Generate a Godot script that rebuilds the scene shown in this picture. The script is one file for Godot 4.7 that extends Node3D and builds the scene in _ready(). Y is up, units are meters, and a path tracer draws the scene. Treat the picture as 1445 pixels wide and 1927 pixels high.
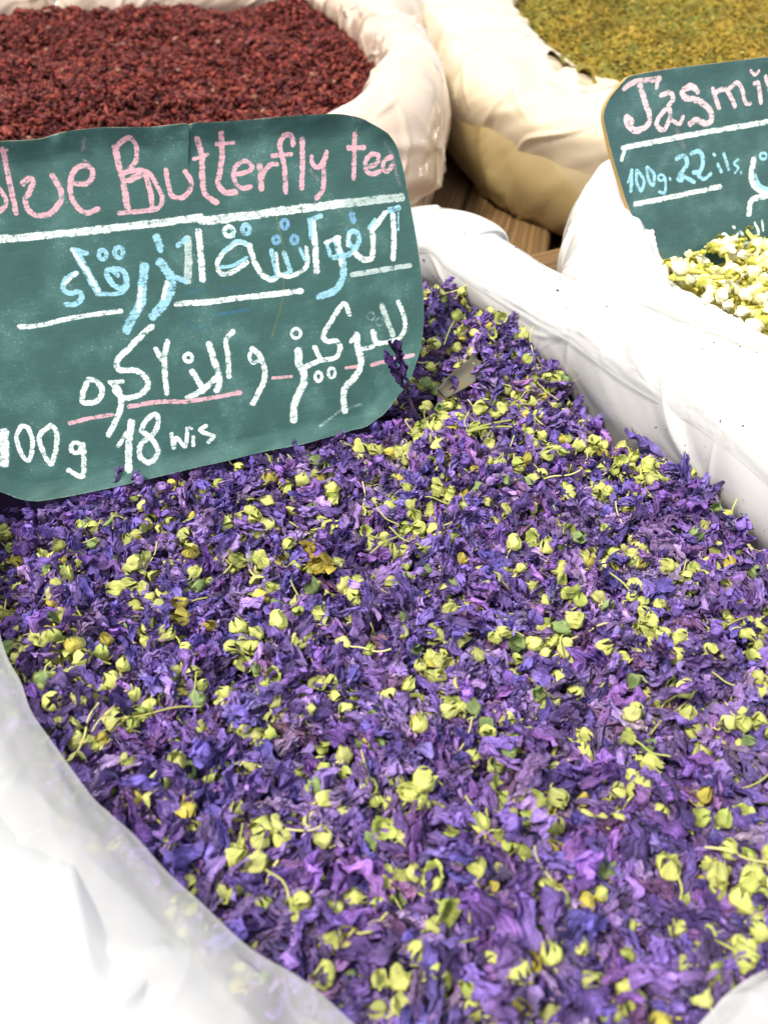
extends Node3D

# ---------------------------------------------------------------- geometry helper
class Geo:
	var v := PackedVector3Array()
	var c := PackedColorArray()
	var t := PackedVector2Array()
	var i := PackedInt32Array()
	# nu x nv points in rows; around closes the first direction
	func grid(nu: int, nv: int, p: PackedVector3Array, cols: PackedColorArray, uv: PackedVector2Array, around := false) -> void:
		var b := v.size()
		v.append_array(p)
		c.append_array(cols)
		t.append_array(uv)
		var last := nu if around else nu - 1
		for y in nv - 1:
			for x in last:
				var x2 := (x + 1) % nu
				var a0 := b + y * nu + x
				var a1 := b + y * nu + x2
				var a2 := a0 + nu
				var a3 := a1 + nu
				i.append_array([a0, a2, a1, a1, a2, a3])
	func fan(center: int, first: int, n: int, flip := false) -> void:
		for k in n:
			var k2 := (k + 1) % n
			if flip:
				i.append_array([center, first + k2, first + k])
			else:
				i.append_array([center, first + k, first + k2])
	func add(g: Geo, x := Transform3D()) -> void:
		var b := v.size()
		for q in g.v:
			v.append(x * q)
		c.append_array(g.c)
		t.append_array(g.t)
		for k in g.i:
			i.append(k + b)
	func mesh(m: Material = null, flat := false) -> ArrayMesh:
		var n := PackedVector3Array()
		n.resize(v.size())
		for k in range(0, i.size(), 3):
			var a := v[i[k]]
			var f := (v[i[k + 2]] - a).cross(v[i[k + 1]] - a)
			n[i[k]] += f
			n[i[k + 1]] += f
			n[i[k + 2]] += f
		for k in n.size():
			n[k] = n[k].normalized() if n[k].length_squared() > 1e-30 else Vector3.UP
		var s := []
		s.resize(Mesh.ARRAY_MAX)
		s[Mesh.ARRAY_VERTEX] = v
		s[Mesh.ARRAY_NORMAL] = n
		s[Mesh.ARRAY_COLOR] = c
		s[Mesh.ARRAY_TEX_UV] = t
		s[Mesh.ARRAY_INDEX] = i
		var out := ArrayMesh.new()
		out.add_surface_from_arrays(Mesh.PRIMITIVE_TRIANGLES, s)
		if m:
			out.surface_set_material(0, m)
		return out

# ---------------------------------------------------------------- chalk on a painted board
class Chalk:
	var strokes := []
	func add(col: String, width: int, pts: Array) -> void:
		strokes.append([col, width, pts])
	# lo and hi: the corners of the printed area on the board, in tenths of a millimetre
	func paint(lo: Vector2, hi: Vector2, wide: int, paint_color: Color, seeded: int) -> ImageTexture:
		var k := wide / (hi.x - lo.x)
		var high := int((hi.y - lo.y) * k)
		var fn := FastNoiseLite.new()
		fn.seed = seeded
		fn.noise_type = FastNoiseLite.TYPE_VALUE
		fn.frequency = 0.32
		fn.fractal_type = FastNoiseLite.FRACTAL_NONE
		var grain := fn.get_image(wide, high).get_data()
		fn.noise_type = FastNoiseLite.TYPE_SIMPLEX_SMOOTH
		fn.frequency = 0.12
		fn.fractal_type = FastNoiseLite.FRACTAL_FBM
		var si := fn.get_image(wide / 12, high)
		si.resize(wide, high, Image.INTERPOLATE_CUBIC)
		var streak := si.get_data()
		fn.frequency = 0.035
		var dry := fn.get_image(wide, high).get_data()
		fn.frequency = 0.006
		fn.fractal_octaves = 5
		var cloud := fn.get_image(wide, high).get_data()
		var out := PackedByteArray()
		out.resize(wide * high * 3)
		var pr := paint_color.r * 255.0
		var pg := paint_color.g * 255.0
		var pb := paint_color.b * 255.0
		for q in wide * high:
			var f := 0.95 + 0.08 * (streak[q] / 255.0 - 0.4) + 0.20 * (cloud[q] / 255.0 - 0.45)
			var d := 0.0
			var gq := grain[q]
			if gq > 214:
				d = 0.07 + 0.4 * maxf(0.0, cloud[q] / 255.0 - 0.45)
			if streak[q] > 196:
				d += 0.05
			if gq > 247 and cloud[q] > 118:
				d += 0.4
			if cloud[q] > 140:
				d += (cloud[q] - 140) * 0.0012 * (0.6 + 0.4 * gq / 255.0)
			out[q * 3] = int(clampf(pr * f + (205.0 - pr) * d, 0, 255))
			out[q * 3 + 1] = int(clampf(pg * f + (222.0 - pg) * d, 0, 255))
			out[q * 3 + 2] = int(clampf(pb * f + (218.0 - pb) * d, 0, 255))
		var ink := {"p": [Vector3(236, 178, 190), 1.0], "q": [Vector3(225, 170, 185), 0.42], "w": [Vector3(238, 247, 246), 1.0], "v": [Vector3(226, 238, 236), 0.8], "q2": [Vector3(228, 238, 236), 0.45],
			"b": [Vector3(158, 212, 235), 1.0], "c": [Vector3(128, 180, 220), 0.95], "d": [Vector3(58, 122, 176), 0.34], "m": [Vector3(170, 150, 90), 0.4], "e": [Vector3(150, 168, 150), 0.55], "P": [Vector3(240, 203, 210), 1.0]}
		var rng := RandomNumberGenerator.new()
		rng.seed = seeded
		for s in strokes:
			var pts := PackedVector2Array()
			var raw: Array = s[2]
			for q in range(0, raw.size(), 2):
				pts.append(Vector2((raw[q] - lo.x) * k, (hi.y - raw[q + 1]) * k))
			var fine := PackedVector2Array()
			for q in pts.size() - 1:
				var a := pts[maxi(q - 1, 0)]
				var b := pts[q]
				var c := pts[q + 1]
				var e := pts[mini(q + 2, pts.size() - 1)]
				for z in 8:
					fine.append(b.cubic_interpolate(c, a, e, z / 8.0))
			fine.append(pts[-1])
			var rad: float = s[1] * k * 0.43
			var reach := rad * 1.5 + 2.0
			var x0 := wide
			var y0 := high
			var x1 := 0
			var y1 := 0
			for q in fine:
				x0 = mini(x0, int(q.x - reach))
				y0 = mini(y0, int(q.y - reach))
				x1 = maxi(x1, int(q.x + reach))
				y1 = maxi(y1, int(q.y + reach))
			x0 = maxi(x0, 0)
			y0 = maxi(y0, 0)
			x1 = mini(x1, wide - 1)
			y1 = mini(y1, high - 1)
			if x1 <= x0 or y1 <= y0:
				continue
			var bw := x1 - x0 + 1
			var dist := PackedFloat32Array()
			dist.resize(bw * (y1 - y0 + 1))
			dist.fill(1e6)
			for q in fine.size() - 1:
				var a := fine[q]
				var b := fine[q + 1]
				var ab := b - a
				var l2 := maxf(ab.length_squared(), 1e-6)
				for y in range(maxi(y0, int(minf(a.y, b.y) - reach)), mini(y1, int(maxf(a.y, b.y) + reach)) + 1):
					for x in range(maxi(x0, int(minf(a.x, b.x) - reach)), mini(x1, int(maxf(a.x, b.x) + reach)) + 1):
						var p := Vector2(x, y)
						var h := clampf((p - a).dot(ab) / l2, 0.0, 1.0)
						var d := (a + ab * h).distance_to(p)
						var at := (y - y0) * bw + x - x0
						if d < dist[at]:
							dist[at] = d
			var col: Vector3 = ink[s[0]][0]
			var strong: float = ink[s[0]][1]
			for y in range(y0, y1 + 1):
				for x in range(x0, x1 + 1):
					var d := dist[(y - y0) * bw + x - x0]
					if d > reach:
						continue
					var q := y * wide + x
					var gr := grain[q] / 255.0
					var st := streak[q] / 255.0
					var dq := dry[q] / 255.0
					var edge := d / rad + (dq - 0.45) * 0.42 + (gr - 0.5) * 0.22 + (st - 0.5) * 0.35
					var al := 0.0
					if edge < 1.0:
						al = clampf((1.0 - edge) * 4.5 + 0.25, 0.0, 1.0) * clampf(1.5 - 0.55 * gr - 0.8 * st * st - 1.5 * maxf(dq - 0.5, 0.0) * (0.4 + gr), 0.1, 1.0)
						if strong < 0.6:
							al *= clampf(1.0 - edge, 0.0, 1.0) * 1.4 * clampf(gr * 1.7 - 0.2, 0.0, 1.3)
					elif gr > 0.62:
						al = clampf(1.5 - edge, 0.0, 0.5) * 1.1 * (gr - 0.45)
					al *= strong
					out[q * 3] = int(lerpf(out[q * 3], col.x, al))
					out[q * 3 + 1] = int(lerpf(out[q * 3 + 1], col.y, al))
					out[q * 3 + 2] = int(lerpf(out[q * 3 + 2], col.z, al))
		return ImageTexture.create_from_image(Image.create_from_data(wide, high, false, Image.FORMAT_RGB8, out))

# ---------------------------------------------------------------- small tools
var taken := {}
var rng := RandomNumberGenerator.new()
var bumps := FastNoiseLite.new()
var ridges := FastNoiseLite.new()

func numbered(called: String) -> String:
	if not taken.has(called):
		taken[called] = 0
		return called
	taken[called] += 1
	return "%s_%03d" % [called, taken[called]]

func tag(o: Node, label: String, category := "", group := "", kind := "") -> Node:
	o.set_meta("label", label)
	if category:
		o.set_meta("category", category)
	if group:
		o.set_meta("group", group)
	if kind:
		o.set_meta("kind", kind)
	return o

func base(called: String, at := Vector3.ZERO) -> Node3D:
	var o := Node3D.new()
	o.name = numbered(called)
	add_child(o)
	o.position = at
	return o

func part(called: String, m: Mesh, parent: Node, mat: Material = null) -> MeshInstance3D:
	var o := MeshInstance3D.new()
	o.name = called
	o.mesh = m
	if mat:
		o.material_override = mat
	parent.add_child(o, true)
	return o

func copy(o: Node3D, called: String) -> Node3D:
	var r: Node3D = o.duplicate()
	r.name = numbered(called)
	add_child(r)
	return r

func mat(col: Color, rough := 0.8, spec := 0.5) -> StandardMaterial3D:
	var m := StandardMaterial3D.new()
	m.albedo_color = col.linear_to_srgb()
	m.roughness = rough
	m.metallic_specular = spec
	m.cull_mode = BaseMaterial3D.CULL_DISABLED
	return m

func noise_tex(freq: float, oct: int, kind: int, size := 512, seeded := 1, normal := false, strength := 4.0) -> NoiseTexture2D:
	var f := FastNoiseLite.new()
	f.noise_type = kind
	f.frequency = freq
	f.fractal_octaves = oct
	f.seed = seeded
	var t := NoiseTexture2D.new()
	t.width = size
	t.height = size
	t.seamless = true
	t.noise = f
	t.as_normal_map = normal
	t.bump_strength = strength
	return t

func rnd(a: float, b: float) -> float:
	return rng.randf_range(a, b)

# a basis whose Y axis points along d, turned by roll about it
func along(d: Vector3, roll: float) -> Basis:
	d = d.normalized()
	var s := d.cross(Vector3.UP if absf(d.y) < 0.95 else Vector3.RIGHT).normalized()
	return Basis(d, roll) * Basis(s, d, s.cross(d))

func lying(tilt := 0.35) -> Basis:
	var a := rnd(0, TAU)
	return along(Vector3(cos(a), rnd(-tilt, tilt), sin(a)), rnd(0, TAU))

# a closed smooth curve through rows of numbers
func loop(rows: Array, count: int) -> Array:
	var out := []
	var n := rows.size()
	for k in count:
		var f := float(k) / count * n
		var q := int(f)
		var w := f - q
		var row := PackedFloat32Array()
		for z in rows[0].size():
			row.append(cubic_interpolate(rows[q][z], rows[(q + 1) % n][z], rows[(q - 1 + n) % n][z], rows[(q + 2) % n][z], w))
		out.append(row)
	return out

# ---------------------------------------------------------------- dried flowers
func petal(length: float, wide: float, roll: float, twist: float, bend: float, seeded: int, az: float, lean: float, squash: float, c0: Color, c1: Color) -> Geo:
	var g := Geo.new()
	var nu := 15
	var nv := 21
	var p := PackedVector3Array()
	var cols := PackedColorArray()
	var uv := PackedVector2Array()
	var off := Vector3(seeded * 3.17, seeded * 1.3, -seeded * 2.1)
	var turn := Basis(Vector3.UP, az) * Basis(Vector3.RIGHT, lean)
	for y in nv:
		var t := float(y) / (nv - 1)
		var w := wide * (0.2 + 0.8 * pow(sin(minf(t * 1.25, 1.0) * PI * 0.5), 1.2)) * (1.0 if t < 0.85 else 1.0 - (t - 0.85) * 1.6)
		for x in nu:
			var s := float(x) / (nu - 1) * 2.0 - 1.0
			var an := s * roll
			var r := w / maxf(roll, 0.2)
			var q := Vector3(sin(an) * r, 0, (1.0 - cos(an)) * r)
			q.z += (0.00055 * cos(s * 13.0 + seeded + 1.5 * sin(t * 4.0)) + 0.0003 * cos(s * 23.0 - seeded)) * sqrt(t)
			q.y = length * t - absf(s) * length * 0.10 * t + 0.0012 * sin(s * 7.0 + seeded) * t * t * t
			q.z += 0.0018 * sin(s * 6.0 + seeded * 2.0) * pow(t, 4.0)
			q = Basis(Vector3.UP, twist * t) * q
			q += Vector3(sin(t * 2.3 + seeded), 0, cos(t * 2.9 + seeded * 1.7)) * bend * t * t
			var m := q * 260.0 + off
			q += Vector3(bumps.get_noise_3dv(m), bumps.get_noise_3dv(m + Vector3(31, 7, 3)) * 0.6, bumps.get_noise_3dv(m + Vector3(5, 41, 13))) * 0.0034 * (0.35 + t)
			q += Vector3(0, 0, 1) * (absf(ridges.get_noise_3dv(m * 1.7)) - 0.2) * 0.0040
			q = turn * (q + Vector3(0, 0, 0.0006))
			q.z *= squash
			p.append(q)
			var vein := 0.5 + 0.5 * cos(s * 19.0 + seeded + 5.0 * bumps.get_noise_3dv(m * 0.7))
			var f := clampf(0.58 + 0.44 * vein + 0.9 * bumps.get_noise_3dv(m * 0.5), 0.12, 1.45)
			var cc := c0.lerp(c1, clampf(t * 1.3, 0, 1)) * f
			cols.append(Color(cc.r, cc.g, cc.b))
			uv.append(Vector2(s * 0.5 + 0.5, t))
	g.grid(nu, nv, p, cols, uv)
	return g

func tube(path: PackedVector3Array, r0: float, r1: float, sides: int, c0: Color, c1: Color) -> Geo:
	var g := Geo.new()
	var p := PackedVector3Array()
	var cols := PackedColorArray()
	var uv := PackedVector2Array()
	for k in path.size():
		var d := (path[mini(k + 1, path.size() - 1)] - path[maxi(k - 1, 0)]).normalized()
		var b := along(d, 0)
		var t := float(k) / (path.size() - 1)
		for s in sides:
			var a := TAU * s / sides
			p.append(path[k] + (b.x * cos(a) + b.z * sin(a)) * lerpf(r0, r1, t))
			cols.append(c0.lerp(c1, t))
			uv.append(Vector2(float(s) / sides, t))
	g.grid(sides, path.size(), p, cols, uv, true)
	return g

# a five lobed cup: close 1 shuts the lobes over the fruit, 0 spreads them into a star
func calyx(size: float, close: float, seeded: int, c0: Color, c1: Color) -> Geo:
	var g := Geo.new()
	var nu := 35
	var nv := 12
	var p := PackedVector3Array()
	var cols := PackedColorArray()
	var uv := PackedVector2Array()
	for y in nv:
		var t := float(y) / (nv - 1)
		for x in nu:
			var a := TAU * x / nu
			var ph := fposmod(5.0 * x / nu, 1.0)
			var tri := 1.0 - absf(ph * 2.0 - 1.0)
			var s := t * (0.66 + 0.34 * pow(tri, 0.65))
			var th := s * (2.45 + 0.35 * close)
			var r := size * sin(minf(th, 2.2)) * (1.0 if th < 2.2 else 1.0 - (th - 2.2) * 1.2)
			var h := size * (1.0 - cos(th)) * 0.92
			if close < 0.7 and s > 0.42:
				# the lobes leave the ball and spread
				var e := (s - 0.42) * size * 2.5
				r = lerpf(size * 0.88 + e * 0.95, r, close)
				h = lerpf(size * 1.25 + e * (0.5 - 1.3 * (s - 0.42)), h, close)
			a += 0.35 * t * t * (0.4 + close)
			# papery points that flick outward, and a mouth drawn to a blunt cone
			var flick := pow(maxf(t - 0.72, 0.0) / 0.28, 2.0) * pow(tri, 1.5)
			r += size * flick * (0.16 + 0.38 * fposmod(seeded * 0.37, 1.0))
			h += size * (0.30 * flick + 0.16 * t * t)
			r *= 1.0 + 0.09 * cos(TAU * ph) * (t - 0.1)
			var q := Vector3(cos(a) * r, h, sin(a) * r)
			var m := q * 300.0 + Vector3(seeded * 5.1, 0, seeded * 2.7)
			q += Vector3(bumps.get_noise_3dv(m), bumps.get_noise_3dv(m + Vector3(9, 50, 3)), bumps.get_noise_3dv(m + Vector3(50, 3, 9))) * size * (0.30 + 0.46 * t)
			p.append(q)
			var f := clampf(0.86 + 0.75 * bumps.get_noise_3dv(m * 0.9) + 0.16 * cos(a * 15.0 + 2.0 * bumps.get_noise_3dv(m)) * (1.0 - 0.5 * t), 0.4, 1.3)
			var cc := c0.lerp(c1, t) * f
			cols.append(Color(cc.r, cc.g, cc.b))
			uv.append(Vector2(float(x) / nu, t))
	g.grid(nu, nv, p, cols, uv, true)
	return g

func stalk(length: float, bow: float, r: float, c0: Color, c1: Color) -> Geo:
	var path := PackedVector3Array()
	var a := rnd(0, TAU)
	for k in 9:
		var t := k / 8.0
		path.append(Vector3(cos(a) * bow * t * t + 0.0006 * sin(t * 7.0 + a), -length * t * (1.0 - 0.25 * t * absf(bow) / length), sin(a) * bow * t * t))
	return tube(path, r * 1.15, r * 0.9, 5, c0, c1)

# ---------------------------------------------------------------- plastic sacks
# rows: x, z, contact height, roll height, roll width, lip over the heap; profile: pairs outward and up, in roll widths and heights
func film_ring(rows: Array, count: int, profile: Array, steps: int, amp: float, seeded: int, thin: Array, creases := 120.0, lip_all := 0.0) -> Geo:
	var g := Geo.new()
	var line := loop(rows, count)
	var p := PackedVector3Array()
	var cols := PackedColorArray()
	var uv := PackedVector2Array()
	var area := 0.0
	for k in count:
		var a: PackedFloat32Array = line[k]
		var b: PackedFloat32Array = line[(k + 1) % count]
		area += a[0] * b[1] - b[0] * a[1]
	var nn := PackedVector2Array()
	for k in count:
		var a: PackedFloat32Array = line[(k - 4 + count) % count]
		var b: PackedFloat32Array = line[(k + 4) % count]
		var d := Vector2(b[0] - a[0], b[1] - a[1]).normalized()
		nn.append(Vector2(d.y, -d.x) * signf(area))
	# creases pinched into the sheet, sorted into bins along the rim
	var whole := 0.0
	for k in count:
		whole += Vector2(line[k][0] - line[k - 1][0], line[k][1] - line[k - 1][1]).length()
	var bin := 0.02
	var near := []
	for k in int(whole / bin) + 1:
		near.append([])
	var own := RandomNumberGenerator.new()
	own.seed = 900 + seeded
	for k in int(whole * creases):
		var an := own.randf_range(-0.9, 0.9) + PI / 2 if own.randf() < 0.66 else own.randf_range(-0.6, 0.6)
		var sharp := own.randf() < 0.75
		var one := [Vector2(own.randf() * whole, own.randf_range(0.0, 0.14)), Vector2(cos(an), sin(an)), own.randf_range(0.010, 0.055), own.randf_range(0.0018, 0.0048) if sharp else own.randf_range(0.006, 0.016), own.randf_range(0.35, 0.95) if sharp else own.randf_range(0.6, 1.8) * (1.0 if own.randf() < 0.6 else -1.0)]
		var rad: float = one[2] * absf(cos(an)) + one[3] * 1.4 + 0.008
		for z in range(int((one[0].x - rad) / bin), int((one[0].x + rad) / bin) + 1):
			near[posmod(z, near.size())].append(one)
	var m := profile.size()
	for y in steps:
		var f := float(y) / (steps - 1) * (m - 1)
		var q := mini(int(f), m - 2)
		var w := f - q
		var pa: Vector2 = profile[maxi(q - 1, 0)]
		var pb: Vector2 = profile[q]
		var pc: Vector2 = profile[q + 1]
		var pd: Vector2 = profile[mini(q + 2, m - 1)]
		var at := pb.cubic_interpolate(pc, pa, pd, w)
		var tan := (pb.cubic_interpolate(pc, pa, pd, minf(w + 0.05, 1.0)) - pb.cubic_interpolate(pc, pa, pd, maxf(w - 0.05, 0.0)))
		var t := float(y) / (steps - 1)
		var s := 0.0
		for k in count:
			var a: PackedFloat32Array = line[k]
			var z: PackedFloat32Array = line[(k - 1 + count) % count]
			if k > 0:
				s += Vector2(a[0] - z[0], a[1] - z[1]).length()
			var o := at.x * a[4] - a[5] * (clampf(1.0 - absf(t - 0.20) * 5.0, 0.0, 1.0) if lip_all == 0.0 else (1.0 - t) * (1.0 + lip_all * bumps.get_noise_2d(s * 13.0, 5.0)))
			var pt := Vector3(a[0] + nn[k].x * o, a[2] + at.y * a[3], a[1] + nn[k].y * o)
			var up := Vector2(-tan.y * a[3], tan.x * a[4])
			up = up.normalized() if up.length() > 1e-9 else Vector2(0, 1)
			var dir := Vector3(nn[k].x * up.x, up.y, nn[k].y * up.x)
			var tt := t * 0.28
			var cr := Vector3(pt.x, pt.y, pt.z) * 9.0 + Vector3(seeded, 0, 0)
			# soft hollows, long folds over the roll and sharp creases
			var soft := bumps.get_noise_3dv(cr * 0.9)
			var fold := bumps.get_noise_2d(s * 26.0 + seeded * 10.0 + 20.0 * tt, tt * 6.0 + s * 4.0)
			var grow := clampf(t * 4.0, 0.0, 1.0)
			var pinch := 0.0
			var st := Vector2(s, tt * 0.5)
			for q2 in near[int(s / bin) % near.size()]:
				var cr2: Array = q2
				var rel := st - (cr2[0] as Vector2)
				var d1: float = rel.dot(cr2[1])
				var len1: float = cr2[2]
				if absf(d1) < len1:
					var d2: float = rel.dot(Vector2(-(cr2[1] as Vector2).y, (cr2[1] as Vector2).x)) + 0.006 * sin(d1 * 60.0 + len1 * 900.0)
					var wide: float = cr2[3] * (1.3 - absf(d1) / len1)
					if absf(d2) < wide:
						var e := 1.0 - absf(d2) / wide
						pinch += cr2[4] * e * sqrt(e) * (1.0 - d1 * d1 / (len1 * len1))
			pt += dir * amp * (soft * 2.0 + fold * 0.8 + pinch) * (0.3 + 0.7 * grow)
			p.append(pt)
			var al := lerpf(thin[0], thin[1], clampf((t - thin[2]) / thin[3], 0.0, 1.0))
			al = clampf(al + (0.3 * soft + 0.10 * pinch) * (1.0 if thin[0] < 1.0 else 0.0), 0.0, 1.0)
			cols.append(Color(1, 1, 1, al))
			uv.append(Vector2(s, t * 0.25))
	# the curve is open in texture space, so the seam repeats its first column
	var pp := PackedVector3Array()
	var cc := PackedColorArray()
	var tt2 := PackedVector2Array()
	for y in steps:
		for k in count + 1:
			var src := y * count + k % count
			pp.append(p[src])
			cc.append(cols[src])
			tt2.append(uv[src] if k < count else Vector2(uv[y * count + count - 1].x + 0.004, uv[src].y))
	g.grid(count + 1, steps, pp, cc, tt2)
	return g

func film(col: Color, rough: float, clear: bool, seeded: int, back: float) -> StandardMaterial3D:
	var m := mat(col, rough, 0.5)
	m.vertex_color_use_as_albedo = true
	if clear:
		m.transparency = BaseMaterial3D.TRANSPARENCY_ALPHA
	m.backlight_enabled = true
	m.backlight = Color(back, back, back * 0.97)
	m.clearcoat_enabled = true
	m.clearcoat = 0.9
	m.clearcoat_roughness = 0.08
	m.normal_enabled = true
	m.normal_texture = noise_tex(0.006, 4, FastNoiseLite.TYPE_SIMPLEX, 1024, seeded, true, 5.0)
	m.normal_scale = 0.12
	m.uv1_scale = Vector3(7, 7, 7)
	return m

func inside(rows: Array, grow: float) -> PackedVector2Array:
	var poly := PackedVector2Array()
	for a in loop(rows, 90):
		poly.append(Vector2(a[0], a[1]))
	if grow == 0.0:
		return poly
	return Geometry2D.offset_polygon(poly, grow)[0]

# a heap's skin as rings that shrink towards its middle
func skin(rows: Array, grow: float, rings: int, height: Callable, tint: Callable) -> Geo:
	var g := Geo.new()
	var edge := loop(rows, 160)
	var mid := Vector2.ZERO
	for a in edge:
		mid += Vector2(a[0], a[1]) / edge.size()
	var p := PackedVector3Array()
	var cols := PackedColorArray()
	var uv := PackedVector2Array()
	for y in rings + 1:
		var f := 1.0 - float(y) / rings * 0.995
		for a in edge:
			var q := Vector2(a[0], a[1]) - mid
			q = mid + q.normalized() * (q.length() + grow) * f
			var h: float = height.call(q.x, q.y)
			p.append(Vector3(q.x, h, q.y))
			cols.append(tint.call(q.x, q.y))
			uv.append(q)
	g.grid(160, rings + 1, p, cols, uv, true)
	return g

func scatter(poly: PackedVector2Array, count: int, gap := 0.0) -> PackedVector2Array:
	var box := Rect2(poly[0], Vector2.ZERO)
	for q in poly:
		box = box.expand(q)
	var out := PackedVector2Array()
	while out.size() < count:
		var q := Vector2(rnd(box.position.x, box.end.x), rnd(box.position.y, box.end.y))
		if Geometry2D.is_point_in_polygon(q, poly):
			out.append(q)
	return out

# how large a thing of a given size shows from where the photograph was taken (0 outside its frame)
func shows(p: Vector3) -> float:
	var d := p - Vector3(0, EYE, 0)
	var ahead := d.dot(Vector3(0, -sin(PITCH), -cos(PITCH)))
	var x := d.x / ahead
	var y := d.dot(Vector3(0, cos(PITCH), -sin(PITCH))) / ahead
	return 1.0 / ahead if absf(x) < 0.48 and absf(y) < 0.637 else 0.0

func cloud_of(called: String, parent: Node, m: Mesh, places: Array, tints: Array) -> void:
	var mm := MultiMesh.new()
	mm.transform_format = MultiMesh.TRANSFORM_3D
	mm.use_colors = true
	mm.mesh = m
	mm.instance_count = places.size()
	for k in places.size():
		mm.set_instance_transform(k, places[k])
		mm.set_instance_color(k, tints[k])
	var o := MultiMeshInstance3D.new()
	o.name = called
	o.multimesh = mm
	parent.add_child(o, true)

const EYE := 0.242
const PITCH := 0.733038

func main_height(x: float, z: float) -> float:
	var back := smoothstep(-0.30, -0.43, z) * smoothstep(-0.06, 0.05, x)
	return 0.030 * back + 0.009 * bumps.get_noise_2d(x * 22.0, z * 22.0) + 0.004 * bumps.get_noise_2d(x * 70.0 + 40.0, z * 70.0) - 0.004 + 0.009 * smoothstep(-0.15, -0.06, z) - 0.006 * clampf(1.0 - absf(board_gap(x, z) - 0.012) / 0.045, 0.0, 1.0) * smoothstep(0.06, -0.02, x)

# how far a place on the heap lies before the board's foot
func board_gap(x: float, z: float) -> float:
	return (x + 0.1588) * 0.35674 + (z + 0.2735) * 0.93421

func red_height(x: float, z: float) -> float:
	return 0.05 + 0.02 * bumps.get_noise_2d(x * 12.0 + 9.0, z * 12.0) + 0.006 * bumps.get_noise_2d(x * 60.0, z * 60.0) - 0.03 * smoothstep(-0.66, -0.55, z) * smoothstep(0.0, -0.2, x)

func green_height(x: float, z: float) -> float:
	var dip := Vector2(x, z).distance_to(Vector2(0.29, -1.04))
	return 0.052 + 0.028 * bumps.get_noise_2d(x * 16.0 + 9.0, z * 16.0) + 0.008 * bumps.get_noise_2d(x * 60.0, z * 60.0) + 0.003 * bumps.get_noise_2d(x * 200.0, z * 200.0) - 0.09 * exp(-dip * dip / 0.0025)

func jasmine_height(x: float, z: float) -> float:
	return 0.041 + 0.008 * bumps.get_noise_2d(x * 25.0, z * 25.0)

# a painted sheet with edges curled forward: outline in millimetres, lip heights by row
func board(called: String, rows: PackedVector2Array, at: Vector3, e: Vector3, u: Vector3, lo: Vector2, hi: Vector2, thick: float, curl: float, face: Material, edge_mat: Material) -> Node3D:
	var root := base(called, at)
	root.basis = Basis(e, u, e.cross(u))
	var outline := PackedVector2Array()
	var n := rows.size()
	for k in n:
		for z in 4:
			outline.append(rows[k].cubic_interpolate(rows[(k + 1) % n], rows[(k - 1 + n) % n], rows[(k + 2) % n], z / 4.0) * 0.001)
	n = outline.size()
	var g := Geo.new()
	var p := PackedVector3Array()
	var cols := PackedColorArray()
	var uv := PackedVector2Array()
	var mid := (lo + hi) * 0.5e-4
	var steps := [0.0, 0.0016, 0.0036, 0.0058, 0.0085]
	for y in steps.size():
		for k in n:
			var a := outline[(k - 2 + n) % n]
			var b := outline[(k + 2) % n]
			var d := (b - a).normalized()
			var inn := Vector2(-d.y, d.x)
			var home := (mid - outline[k]).normalized()
			if inn.dot(home) < 0.0:
				inn = -inn
			home /= maxf(inn.dot(home), 0.4)
			var q: Vector2 = outline[k] + home * float(steps[y])
			var f: float = 1.0 - float(steps[y]) / 0.0085
			var wave := 1.0 + 0.8 * bumps.get_noise_2d(q.x * 150.0, q.y * 150.0)
			p.append(Vector3(q.x, q.y, curl * absf(inn.y) * pow(f, 1.5) * wave + 0.0006 * bumps.get_noise_2d(q.x * 60.0, q.y * 60.0)))
			cols.append(Color.WHITE)
			uv.append(Vector2((q.x * 1e4 - lo.x) / (hi.x - lo.x), (hi.y - q.y * 1e4) / (hi.y - lo.y)))
	g.grid(n, steps.size(), p, cols, uv, true)
	var inner := PackedVector2Array()
	var start := n * (steps.size() - 1)
	for k in n:
		inner.append(Vector2(p[start + k].x, p[start + k].y))
	var hub := Vector2.ZERO
	for q in inner:
		hub += q / inner.size()
	g.v.append(Vector3(hub.x, hub.y, 0))
	g.c.append(Color.WHITE)
	g.t.append(Vector2((hub.x * 1e4 - lo.x) / (hi.x - lo.x), (hi.y - hub.y * 1e4) / (hi.y - lo.y)))
	g.fan(g.v.size() - 1, start, n, true)
	part("painted_face", g.mesh(), root, face)
	var r := Geo.new()
	var rp := PackedVector3Array()
	var rc := PackedColorArray()
	var ru := PackedVector2Array()
	for y in 3:
		for k in n:
			var q := p[k]
			var bulge := 1.0 + (0.0003 / maxf(q.length(), 0.01) if y == 1 else 0.0)
			rp.append(Vector3(q.x * bulge, q.y * bulge, lerpf(q.z, -thick, y * 0.5)))
			rc.append(Color.WHITE)
			ru.append(Vector2(k * 0.02, y * 0.1))
	r.grid(n, 3, rp, rc, ru, true)
	part("cut_edge", r.mesh(), root, edge_mat)
	var bk := Geo.new()
	var out2 := PackedVector2Array()
	for k in n:
		bk.v.append(Vector3(p[k].x, p[k].y, -thick))
		bk.c.append(Color.WHITE)
		bk.t.append(Vector2(p[k].x, p[k].y) * 10.0)
		out2.append(Vector2(p[k].x, p[k].y))
	bk.v.append(Vector3(hub.x, hub.y, -thick))
	bk.c.append(Color.WHITE)
	bk.t.append(hub * 10.0)
	bk.fan(n, 0, n)
	part("back", bk.mesh(), root, edge_mat)
	return root

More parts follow.
